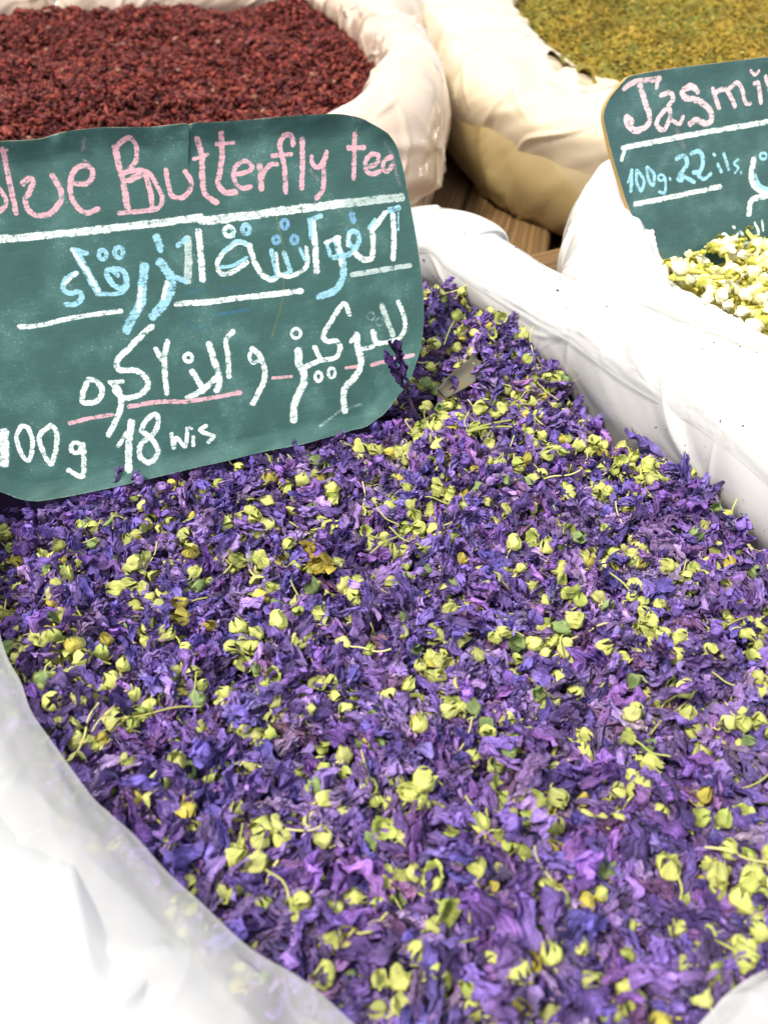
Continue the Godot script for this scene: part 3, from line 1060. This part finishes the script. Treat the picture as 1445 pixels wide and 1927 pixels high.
	var rows2 := PackedVector2Array([Vector2(-27, 92.0), Vector2(-20.9, 94.4), Vector2(1.7, 96.0), Vector2(14.9, 96.4), Vector2(64, 97.8), Vector2(112, 100), Vector2(120, 94), Vector2(124, 60), Vector2(118, 0), Vector2(110, -10), Vector2(60, -12), Vector2(10, -12), Vector2(0, -6), Vector2(-4, 2), Vector2(-17.5, 17), Vector2(-24.3, 29), Vector2(-32.5, 51), Vector2(-37.2, 67.7), Vector2(-38.7, 77), Vector2(-35.5, 84)])
	k2.add("e", 12, worn(rows2))
	var face2 := mat(Color.WHITE, 0.62, 0.4)
	face2.albedo_texture = k2.paint(Vector2(-420, -150), Vector2(1300, 1050), 1100, Color(0.25, 0.39, 0.395), 9)
	var wood := mat(Color(0.52, 0.32, 0.10), 0.7)
	var j := board("chalk_sign", rows2, Vector3(0.1637, 0.04, -0.4495), Vector3(0.9563, 0, -0.29237), Vector3(-0.10952, 0.92718, -0.35823), Vector2(-420, -150), Vector2(1300, 1050), 0.0030, 0.0012, face2, wood)
	tag(j, "green chalk board lettered Jasmine with bare wooden edge, behind the pale buds", "sign")

# where on the heap something lies, said by the nearest things one can find
func whereabouts(p: Vector3) -> String:
	var marks := {"the curled yellow leaf": Vector2(-0.029, -0.234), "the grey husk sliver": Vector2(0.036, -0.35), "the leaning thin flower": Vector2(0.011, -0.318), "the forked stalk": Vector2(0.046, -0.315), "the board's price line": Vector2(-0.09, -0.29), "the sack's near rim": Vector2(0.03, -0.075), "the front left film": Vector2(-0.07, -0.12), "the far left film": Vector2(-0.14, -0.2), "the right hand film wall": Vector2(0.13, -0.29), "the lower right corner": Vector2(0.09, -0.12), "the heap's middle": Vector2(0.03, -0.17)}
	var best := ""
	var far := 1e9
	for k in marks:
		var d: float = marks[k].distance_to(Vector2(p.x, p.z))
		if d < far:
			far = d
			best = k
	var v: Vector2 = Vector2(p.x, p.z) - marks[best]
	var side := ""
	if absf(v.x) > absf(v.y) * 2.0:
		side = "right of" if v.x > 0 else "left of"
	elif absf(v.y) > absf(v.x) * 2.0:
		side = "before" if v.y > 0 else "behind"
	else:
		side = ("before and " if v.y > 0 else "behind and ") + ("right of" if v.x > 0 else "left of")
	return ("close " if far < 0.022 else "" if far < 0.045 else "well ") + side + " " + best

func build_mallow() -> void:
	var poly := inside(main_rows, -0.004)
	var well_in := inside(main_rows, -0.020)
	var heap := base("flower_heap")
	tag(heap, "deep mass of crumpled purple dried flowers filling the sack", "flowers", "", "stuff")
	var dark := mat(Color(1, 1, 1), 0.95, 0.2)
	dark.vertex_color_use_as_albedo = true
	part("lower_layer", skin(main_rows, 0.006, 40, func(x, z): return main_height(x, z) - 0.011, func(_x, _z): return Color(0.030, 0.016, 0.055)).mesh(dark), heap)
	# fine lengthwise wrinkles
	var im := Image.create(128, 64, false, Image.FORMAT_RGB8)
	for y in 64:
		for x in 128:
			var f := 0.80 + 0.34 * bumps.get_noise_2d(x * 0.9, y * 0.12) + 0.12 * bumps.get_noise_2d(x * 0.4, y * 0.5)
			im.set_pixel(x, y, Color(f, f, f))
	var wrinkle := ImageTexture.create_from_image(im)
	var pm := []
	var tone := [Color(1.08, 1.08, 1.08), Color(1.3, 1.05, 1.16), Color(0.90, 1.05, 1.14), Color(1.6, 1.7, 1.32), Color(1.0, 0.82, 0.66), Color(0.66, 0.66, 0.7)]
	for q in tone:
		var m := mat(Color(minf(q.r, 1), minf(q.g, 1), minf(q.b, 1)), 0.72, 0.35)
		m.albedo_color = q.linear_to_srgb()
		m.albedo_texture = wrinkle
		m.vertex_color_use_as_albedo = true
		m.backlight_enabled = true
		m.backlight = Color(0.10, 0.10, 0.10)
		m.heightmap_enabled = true
		m.heightmap_texture = wrinkle
		m.heightmap_scale = 0.06
		pm.append(m)
	var green := mat(Color.WHITE, 0.75, 0.35)
	green.vertex_color_use_as_albedo = true
	green.backlight_enabled = true
	green.backlight = Color(0.25, 0.25, 0.25)
	# ---- blossoms: each kind is five crumpled petals, some with the calyx still on
	var kinds := []
	var lows := [Color(0.39, 0.27, 0.60), Color(0.46, 0.31, 0.62), Color(0.56, 0.41, 0.64), Color(0.36, 0.26, 0.60)]
	var tips := [Color(0.30, 0.185, 0.65), Color(0.37, 0.215, 0.67), Color(0.24, 0.16, 0.58), Color(0.46, 0.30, 0.78)]
	for k in 14:
		var petals := []
		var len := rnd(0.015, 0.023)
		var shut := rnd(0.03, 0.28) if k % 4 else rnd(0.45, 0.85)
		var sq := rnd(0.5, 0.85)
		var tw := rnd(-1.6, 1.6)
		var n := 5 if k % 3 else 4
		for z in n:
			petals.append(petal(len * rnd(0.85, 1.1), rnd(0.0032, 0.0052), rnd(1.3, 3.2), tw + rnd(-0.5, 0.5), rnd(0.0, 0.007), k * 7 + z, TAU * z / n + rnd(-0.3, 0.3), shut * rnd(0.6, 1.2), sq, lows[k % 4], tips[(k + z / 3) % 4]))
		kinds.append(petals)
	var cup_kinds := []
	var cup_cols := [[Color(0.58, 0.60, 0.18), Color(0.64, 0.68, 0.20)], [Color(0.46, 0.50, 0.14), Color(0.44, 0.52, 0.13)], [Color(0.60, 0.52, 0.12), Color(0.64, 0.55, 0.11)], [Color(0.32, 0.41, 0.15), Color(0.27, 0.38, 0.15)], [Color(0.62, 0.60, 0.24), Color(0.58, 0.62, 0.20)]]
	for k in 12:
		var cc: Array = cup_cols[[0, 1, 0, 2, 4, 3, 0, 4, 1, 0, 4, 0][k]]
		var size := rnd(0.0023, 0.0032) * (0.8 if k == 4 or k == 8 else 1.0)
		var cup := calyx(size, [1.0, 0.95, 0.9, 1.0, 0.62, 0.95, 1.0, 0.95, 0.45, 1.0, 0.85, 1.0][k], k, cc[0], cc[1])
		var st := stalk(rnd(0.001, 0.004) if k % 4 else rnd(0.009, 0.018), rnd(0.0, 0.006), 0.00034, cc[0] * 0.95, cc[0] * 1.1)
		cup_kinds.append([cup, st])
	# ---- places, top layer first in line for being things of their own
	var spots := []
	var pts := scatter(poly, 5600)
	for k in 900:
		var a := rnd(-0.03, 0.165)
		var d := rnd(0.003, 0.018)
		var q := Vector2(-0.1588 + 0.93421 * a + 0.35674 * d, -0.2735 - 0.35674 * a + 0.93421 * d)
		if Geometry2D.is_point_in_polygon(q, poly):
			pts.append(q)
	for q in pts:
		var gap := board_gap(q.x, q.y)
		var foot := q.x < 0.006 and gap < 0.016 or absf(gap + 0.004) < 0.018 and q.x < 0.036
		if foot and (gap < 0.003 and q.x < 0.006 or absf(gap + 0.008) < 0.007):
			continue
		var layer := rng.randf()
		var p := Vector3(q.x, main_height(q.x, q.y) + lerpf(-0.012, 0.0065, layer), q.y)
		if foot:
			p.y -= 0.005
		if q.x < 0.12 and q.y > -0.26 and not Geometry2D.is_point_in_polygon(q, well_in):
			p.y -= 0.008
		spots.append([shows(p) * (1.0 if layer > 0.72 else 0.001), p, rng.randi() % kinds.size(), along(Vector3(0.934, rnd(-0.2, 0.2), -0.357) * (1.0 if rng.randf() < 0.5 else -1.0), rnd(0, TAU)) if foot else lying(0.5), rnd(0.58, 1.10) * (1.0 + 0.16 * smoothstep(-0.20, -0.08, q.y)), rng.randi() % 20, layer])
	spots.sort_custom(func(a, b): return a[0] > b[0])
	var proto := []
	for k in kinds.size():
		var o := Node3D.new()
		for g in kinds[k]:
			part("petal", g.mesh(), o, pm[0])
		proto.append(o)
	var tint_of := [0, 0, 0, 1, 1, 2, 2, 3, 3, 4, 5, 3, 0, 1, 2, 0, 3, 5, 2, 0]
	var say := ["violet", "magenta tinged", "blue violet", "pale lilac", "brownish purple", "dusky purple"]
	var rest := {}
	for k in spots.size():
		var s: Array = spots[k]
		var tr := Transform3D((s[3] as Basis).scaled_local(Vector3.ONE * s[4]), s[1] - (s[3] as Basis).y * 0.009)
		if k < 300:
			var o := copy(proto[s[2]], "dried_flower")
			o.transform = tr
			var tn: int = tint_of[s[5]]
			for z in o.get_children():
				z.material_override = pm[tn]
			var form := "tightly furled" if s[2] % 4 else "spread open"
			tag(o, "%s %s dried flower %s" % [say[tn], form, whereabouts(s[1])], "dried flower", "dried mallow flowers in the sack")
		else:
			if not rest.has(s[2]):
				rest[s[2]] = [[], []]
			rest[s[2]][0].append(tr)
			rest[s[2]][1].append(tone[tint_of[s[5]]] * rnd(0.8, 1.15))
	for k in kinds.size():
		var g := Geo.new()
		for q in kinds[k]:
			g.add(q)
		var m: StandardMaterial3D = pm[0]
		if rest.has(k):
			cloud_of("flowers", heap, g.mesh(m), rest[k][0], rest[k][1])
	for o in proto:
		o.free()
	# ---- small torn fragments between them
	for k in 6:
		var g := petal(0.009, 0.0028, 1.2, rnd(-2, 2), 0.003, 200 + k, 0, 0, 1.0, lows[k % 4], tips[k % 4])
		var pl := []
		var tn := []
		for q in scatter(poly, 200):
			pl.append(Transform3D(lying(0.7).scaled_local(Vector3.ONE * rnd(0.5, 1.1)), Vector3(q.x, main_height(q.x, q.y) + rnd(-0.006, 0.004), q.y)))
			tn.append(tone[rng.randi() % 6] * rnd(0.7, 1.3))
		cloud_of("petal_fragments", heap, g.mesh(pm[0]), pl, tn)
	# ---- calyxes
	var buds := base("calyx_heap")
	tag(buds, "many small yellow green calyxes strewn between the purple flowers", "calyxes", "", "stuff")
	spots = []
	for q in scatter(poly, 3800):
		if rng.randf() > 0.80 + 0.7 * bumps.get_noise_2d(q.x * 60.0, q.y * 60.0 + 30.0):
			continue
		var gap := board_gap(q.x, q.y)
		var foot := q.x < 0.006 and gap < 0.016 or absf(gap + 0.004) < 0.018 and q.x < 0.036
		if foot and (gap < 0.003 and q.x < 0.006 or absf(gap + 0.008) < 0.007):
			continue
		var layer := rng.randf()
		var p := Vector3(q.x, main_height(q.x, q.y) + lerpf(-0.002, 0.0085, layer) + 0.0006 * smoothstep(-0.24, -0.10, q.y), q.y)
		if q.x < 0.12 and q.y > -0.26 and not Geometry2D.is_point_in_polygon(q, well_in):
			p.y -= 0.007
		spots.append([shows(p) * (1.0 if layer > 0.5 else 0.001), p, rng.randi() % 12, along(Vector3(rnd(-1, 1), rnd(-0.5, 0.9), rnd(-1, 1)), rnd(0, TAU)), rnd(0.8, 1.18)])
	spots.sort_custom(func(a, b): return a[0] > b[0])
	var bits := {}
	for k in 12:
		var o := Node3D.new()
		part("calyx", cup_kinds[k][0].mesh(green), o)
		part("stalk", cup_kinds[k][1].mesh(green), o)
		proto[k] = o
	for k in spots.size():
		var s: Array = spots[k]
		var tr := Transform3D((s[3] as Basis).scaled_local(Vector3.ONE * s[4]), s[1])
		if k < 300:
			var o := copy(proto[s[2]], "dried_calyx")
			o.transform = tr
			var hue: String = ["lime yellow", "yellow green", "lime yellow", "mustard", "pale lime", "leaf green", "lime yellow", "pale lime", "yellow green", "lime yellow", "pale lime", "lime yellow"][s[2]]
			tag(o, "%s %s dried calyx %s" % [hue, "star shaped" if s[2] in [4, 8] else "rounded", whereabouts(s[1])], "dried calyx", "yellow green calyxes in the sack")
		else:
			if not bits.has(s[2]):
				bits[s[2]] = [[], []]
			bits[s[2]][0].append(tr)
			bits[s[2]][1].append(Color(1, 1, 1) * rnd(0.85, 1.1))
	for k in 12:
		var g := Geo.new()
		g.add(cup_kinds[k][0])
		g.add(cup_kinds[k][1])
		if bits.has(k):
			cloud_of("calyxes", buds, g.mesh(green), bits[k][0], bits[k][1])
		proto[k].free()
	# ---- loose stalks
	for k in 36:
		var q := scatter(poly, 1)[0]
		var g := stalk(rnd(0.012, 0.030), rnd(-0.008, 0.010), 0.00036, Color(0.42, 0.40, 0.12), Color(0.34, 0.36, 0.10))
		var o := part(numbered("dried_stalk"), g.mesh(green), self)
		o.transform = Transform3D(lying(0.15), Vector3(q.x, main_height(q.x, q.y) + 0.0065, q.y))
		tag(o, "thin dry yellowish stalk lying loose on the purple flowers", "stalk", "loose stalks on the flowers")
	build_specials(pm, green, kinds)

func build_specials(pm: Array, green: Material, kinds: Array) -> void:
	# the broken grey sliver near the back corner
	var g := Geo.new()
	var p := PackedVector3Array()
	var cols := PackedColorArray()
	var uv := PackedVector2Array()
	for y in 15:
		var t := y / 14.0
		for x in 12:
			var a := TAU * x / 12.0
			var w := 0.0052 * (0.62 + 0.5 * sin(minf(t * 1.5, 1.0) * PI * 0.5))
			var jag := 0.012 * bumps.get_noise_2d(x * 9.0, 3.0) * smoothstep(0.75, 1.0, t)
			var q := Vector3(cos(a) * w, t * 0.029 + jag, sin(a) * w * 0.34 + 0.003 * cos(a) * cos(a))
			q += Vector3(0, 0, 1) * 0.0006 * cos(x * 5.0 + t * 3.0)
			p.append(q)
			var f := 0.75 + 0.5 * bumps.get_noise_2d(x * 2.0, t * 2.0)
			var c := Color(0.19, 0.15, 0.085).lerp(Color(0.125, 0.13, 0.13), clampf(0.5 + 1.2 * bumps.get_noise_2d(x * 0.8, t * 4.0 + 9.0), 0, 1)) * f
			cols.append(Color(c.r, c.g, c.b))
			uv.append(Vector2(x / 12.0, t))
	g.grid(12, 15, p, cols, uv, true)
	for s in [0, 168]:
		var b := g.v.size()
		g.v.append((g.v[s] + g.v[s + 6]) * 0.5)
		g.c.append(Color(0.12, 0.10, 0.07))
		g.t.append(Vector2.ZERO)
		g.fan(b, s, 12, s == 0)
	var husk := mat(Color(1, 1, 1), 0.85, 0.3)
	husk.vertex_color_use_as_albedo = true
	var chip := part("husk_sliver", g.mesh(husk), self)
	chip.transform = Transform3D(along(Vector3(0.022, 0.006, -0.020), 0.5), Vector3(0.0285, main_height(0.03, -0.34) + 0.0125, -0.342))
	tag(chip, "broken grey brown husk sliver lying on the flowers near the sack's back corner", "husk")
	# a curled dry yellow leaf in the middle of the heap
	var leaf := base("curled_leaf", Vector3(-0.029, main_height(-0.029, -0.234) + 0.008, -0.234))
	tag(leaf, "curled mustard yellow dry leaf in the middle of the purple flowers", "dry leaf")
	for k in 3:
		var l := petal(0.011 - 0.002 * k, 0.006, 1.8, 0.6 * k, 0.003, 300 + k, k * 2.0, 0.7, 0.9, Color(0.36, 0.25, 0.05), Color(0.45, 0.36, 0.06))
		part("blade", l.mesh(green), leaf)
	part("stalk", stalk(0.012, 0.004, 0.0006, Color(0.40, 0.34, 0.08), Color(0.42, 0.38, 0.10)).mesh(green), leaf)
	leaf.basis = along(Vector3(0.9, 0.45, -0.2), 1.0)
	# the long flower that leans upright on the board
	var lean := base("leaning_flower", Vector3(0.018, 0.022, -0.338))
	tag(lean, "thin twisted purple flower leaning upright against the Butterfly tea board", "dried flower")
	for k in 3:
		var l := petal(0.026 - 0.003 * k, 0.0030, 2.4, 1.5 + k, 0.001, 320 + k, k * 2.1, 0.06, 0.9, Color(0.06, 0.03, 0.10), Color(0.11, 0.05, 0.26))
		part("petal", l.mesh(pm[0]), lean)
	part("stalk", stalk(0.016, 0.002, 0.0008, Color(0.05, 0.03, 0.07), Color(0.06, 0.04, 0.07)).mesh(green), lean)
	lean.basis = along(Vector3(-0.34, 0.9, -0.15), 0.3)
	lean.position = Vector3(0.011, 0.030, -0.318)
	# forked stalk under the sliver
	var fork := base("forked_stalk", Vector3(0.046, main_height(0.046, -0.315) + 0.010, -0.315))
	tag(fork, "long forked green stalk lying below the grey husk sliver", "stalk")
	for k in 2:
		var path := PackedVector3Array()
		for z in 8:
			var t := z / 7.0
			path.append(Vector3(-0.016 + 0.032 * t, 0.002 * sin(t * 3.0), 0.008 - 0.016 * t * (1.0 - 0.35 * k * t)))
		part("branch", tube(path, 0.0007, 0.0005, 6, Color(0.40, 0.42, 0.12), Color(0.32, 0.38, 0.10)).mesh(green), fork)

func lump(seeded: int, stretch: Vector3, rough: float, c: Color) -> Geo:
	var g := Geo.new()
	var p := PackedVector3Array()
	var cols := PackedColorArray()
	var uv := PackedVector2Array()
	for y in 7:
		var th := PI * (0.04 + 0.92 * y / 6.0)
		for x in 9:
			var a := TAU * x / 9.0
			var q := Vector3(sin(th) * cos(a), cos(th), sin(th) * sin(a))
			var n := bumps.get_noise_3dv(q * 3.2 + Vector3(seeded * 7.0, 0, 0))
			q *= 1.0 + rough * n * 2.0
			p.append(q * stretch)
			var f := clampf(0.9 + 1.1 * bumps.get_noise_3dv(q * 5.0 + Vector3(seeded, 9, 0)), 0.3, 1.8)
			cols.append(Color(c.r * f, c.g * f, c.b * f))
			uv.append(Vector2(x / 9.0, y / 6.0))
	g.grid(9, 7, p, cols, uv, true)
	return g

func build_red() -> void:
	var poly := inside(red_rows, 0.008)
	var heap := base("berry_heap")
	tag(heap, "mass of chopped dark red dried berries filling the cream sack", "dried berries", "", "stuff")
	var m := mat(Color.WHITE, 0.75, 0.35)
	m.vertex_color_use_as_albedo = true
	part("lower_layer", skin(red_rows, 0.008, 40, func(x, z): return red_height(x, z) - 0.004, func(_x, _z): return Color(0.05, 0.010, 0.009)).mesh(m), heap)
	var kinds := []
	for k in 8:
		kinds.append(lump(k, Vector3(rnd(0.0015, 0.0030), rnd(0.0024, 0.0046), rnd(0.0009, 0.0017)), 1.1, Color(0.205, 0.043, 0.036)))
	var spots := []
	for q in scatter(poly, 21000):
		var p := Vector3(q.x, red_height(q.x, q.y) + rnd(-0.003, 0.0025), q.y)
		var seen := shows(p)
		spots.append([seen if seen > 0.0 and p.y - red_height(q.x, q.y) > 0.0005 and Vector2(p.x, -p.z).dot(Vector2(0.3567, 0.9342)) > 0.30 and q.y < -0.70 else seen * 0.001, p, rng.randi() % 8, lying(0.8), rnd(0.5, 1.1)])
	spots.sort_custom(func(a, b): return a[0] > b[0])
	var tones := [Color(1, 1, 1), Color(1.3, 1.1, 1.0), Color(0.7, 0.7, 0.8), Color(1.0, 1.3, 1.5), Color(1.5, 1.7, 1.5), Color(0.45, 0.5, 0.6)]
	var mats := []
	for q in tones:
		var mm: StandardMaterial3D = m.duplicate()
		mm.albedo_color = q.linear_to_srgb()
		mats.append(mm)
	var rest := {}
	for k in spots.size():
		var s: Array = spots[k]
		var tr := Transform3D((s[3] as Basis).scaled_local(Vector3.ONE * s[4]), s[1])
		if k < 300:
			var o := part(numbered("dried_berry"), proto_mesh(kinds, s[2]), self, mats[rng.randi() % 6])
			o.transform = tr
			tag(o, "shrivelled dark red dried berry on the heap in the cream sack", "dried berry", "dark red berries in the cream sack")
		else:
			if not rest.has(s[2]):
				rest[s[2]] = [[], []]
			rest[s[2]][0].append(tr)
			rest[s[2]][1].append(tones[rng.randi() % 6] * rnd(0.8, 1.2))
	for k in 8:
		cloud_of("berries", heap, kinds[k].mesh(m), rest[k][0], rest[k][1])
	# pale seeds among the berries
	var seed := lump(77, Vector3(0.0020, 0.0030, 0.0016), 0.2, Color(0.36, 0.20, 0.14)).mesh(m)
	var n := 0
	for q in scatter(poly, 240):
		var p := Vector3(q.x, red_height(q.x, q.y) + 0.002, q.y)
		if shows(p) == 0.0 or n >= 70:
			continue
		n += 1
		var o := part(numbered("pale_seed"), seed, self)
		o.transform = Transform3D(lying(0.5).scaled_local(Vector3.ONE * rnd(0.7, 1.2)), p)
		tag(o, "small pale beige seed among the dark red berries", "seed", "pale seeds among the berries")

var made := {}
func proto_mesh(kinds: Array, k: int) -> ArrayMesh:
	if not made.has(k):
		made[k] = kinds[k].mesh()
	return made[k]

func build_herb() -> void:
	var poly := inside(green_rows, 0.006)
	var heap := base("herb_heap")
	tag(heap, "olive green ground herb heaped in the cream sack behind the Jasmine board", "ground herb", "", "stuff")
	var m := mat(Color.WHITE, 0.85, 0.3)
	m.vertex_color_use_as_albedo = true
	part("powder", skin(green_rows, 0.030, 130, green_height, func(x, z):
		var f := clampf(1.0 + 0.8 * bumps.get_noise_2d(x * 300.0, z * 300.0) + 0.5 * bumps.get_noise_2d(x * 40.0, z * 40.0), 0.4, 1.8)
		var gr := clampf(0.5 + 1.3 * bumps.get_noise_2d(x * 30.0 + 70.0, z * 30.0), 0.0, 1.0)
		return Color(lerpf(0.26, 0.14, gr) * f, lerpf(0.175, 0.14, gr) * f, 0.03 * f)).mesh(m), heap)
	for k in 4:
		var g := lump(100 + k, Vector3(0.0012, 0.0019, 0.0007), 0.5, [Color(0.30, 0.22, 0.028), Color(0.44, 0.31, 0.06), Color(0.16, 0.135, 0.02), Color(0.58, 0.42, 0.12)][k])
		var pl := []
		var tn := []
		for q in scatter(poly, [9000, 4000, 7000, 1300][k]):
			pl.append(Transform3D(lying(0.6).scaled_local(Vector3.ONE * rnd(0.6, 1.3)), Vector3(q.x, green_height(q.x, q.y) + rnd(-0.0005, 0.001), q.y)))
			tn.append(Color(1, 1, 1) * rnd(0.7, 1.25))
		cloud_of("flakes", heap, g.mesh(m), pl, tn)

func build_jasmine() -> void:
	var poly := inside(jasmine_rows, -0.001)
	var core := inside(jasmine_rows, -0.022)
	var m := mat(Color.WHITE, 0.6, 0.4)
	m.vertex_color_use_as_albedo = true
	m.backlight_enabled = true
	m.backlight = Color(0.3, 0.3, 0.25)
	var under := part("jasmine_litter", skin(jasmine_rows, 0.004, 24, func(x, z): return jasmine_height(x, z) - 0.012, func(_x, _z): return Color(0.50, 0.46, 0.12)).mesh(m), self)
	tag(under, "yellow green leaf litter under the pale jasmine buds", "litter", "", "stuff")
	var proto := []
	for k in 6:
		var o := Node3D.new()
		# the bud: petals wrapped round each other in a blunt ball
		var g := Geo.new()
		var p := PackedVector3Array()
		var cols := PackedColorArray()
		var uv := PackedVector2Array()
		var rr := rnd(0.0030, 0.0042)
		for y in 11:
			var t := y / 10.0
			for x in 20:
				var a := TAU * x / 20.0
				var w := fposmod(5.0 * (x / 20.0 + t * 0.22), 1.0)
				var r := rr * sin(PI * pow(0.05 + 0.93 * t, 0.8)) * (0.80 + 0.34 * w)
				var lo := 1.0 + 0.5 * bumps.get_noise_3d(cos(a) * 1.5 + k * 9.0, t * 3.0, sin(a) * 1.5)
				p.append(Vector3(cos(a) * r * lo + rr * 0.5 * t * t, 0.010 + rr * 2.5 * t, sin(a) * r * lo * 0.85))
				var c := Color(0.88, 0.80, 0.28).lerp(Color(0.93, 0.90, 0.68), clampf(t * 1.6, 0, 1)) * (0.82 + 0.3 * w)
				cols.append(c)
				uv.append(Vector2(a, t))
		g.grid(20, 11, p, cols, uv, true)
		part("bud_head", g.mesh(m), o)
		part("flower_tube", tube(PackedVector3Array([Vector3(0, 0, 0), Vector3(0.0006, 0.004, 0.0003), Vector3(0.0003, 0.008, 0), Vector3(0, 0.0112, 0)]), 0.0010, 0.0014, 7, Color(0.66, 0.62, 0.12), Color(0.82, 0.74, 0.22)).mesh(m), o)
		part("calyx", calyx(0.0018, 0.3, 40 + k, Color(0.52, 0.52, 0.08), Color(0.60, 0.58, 0.12)).mesh(m), o)
		proto.append(o)
	var n := 0
	for q in scatter(poly, 1000):
		# the board stands at the back of the heap
		if q.y < -0.4495 - (q.x - 0.1637) * 0.306 + 0.004:
			continue
		if q.x > 0.25 or n >= 298:
			continue
		n += 1
		var o := copy(proto[rng.randi() % 6], "jasmine_bud")
		var b := lying(0.5)
		o.transform = Transform3D(b.scaled_local(Vector3.ONE * rnd(0.75, 1.1)), Vector3(q.x, jasmine_height(q.x, q.y) + rnd(-0.006, 0.005), q.y) - b.y * 0.010)
		var zone := "against the Jasmine board's foot" if q.y < -0.432 - (q.x - 0.1637) * 0.306 else "close inside the rolled white rim" if not Geometry2D.is_point_in_polygon(q, core) else "in the middle of the heap"
		tag(o, "pale yellow dried jasmine bud %s%s" % ["upright " if b.y.y > 0.25 else "tipped down " if b.y.y < -0.25 else "lying flat ", zone], "jasmine bud", "jasmine buds in the white sack")
	for o in proto:
		o.free()
	for k in 40:
		var q := scatter(poly, 1)[0]
		if q.y < -0.445 - (q.x - 0.1637) * 0.306:
			continue
		var o := part(numbered("green_stem"), stalk(rnd(0.012, 0.022), rnd(-0.006, 0.006), 0.0006, Color(0.30, 0.36, 0.05), Color(0.36, 0.38, 0.06)).mesh(m), self)
		o.transform = Transform3D(lying(0.3), Vector3(q.x, jasmine_height(q.x, q.y) + 0.004, q.y))
		tag(o, "short green stem lying among the pale jasmine buds", "stem", "green stems among the jasmine")
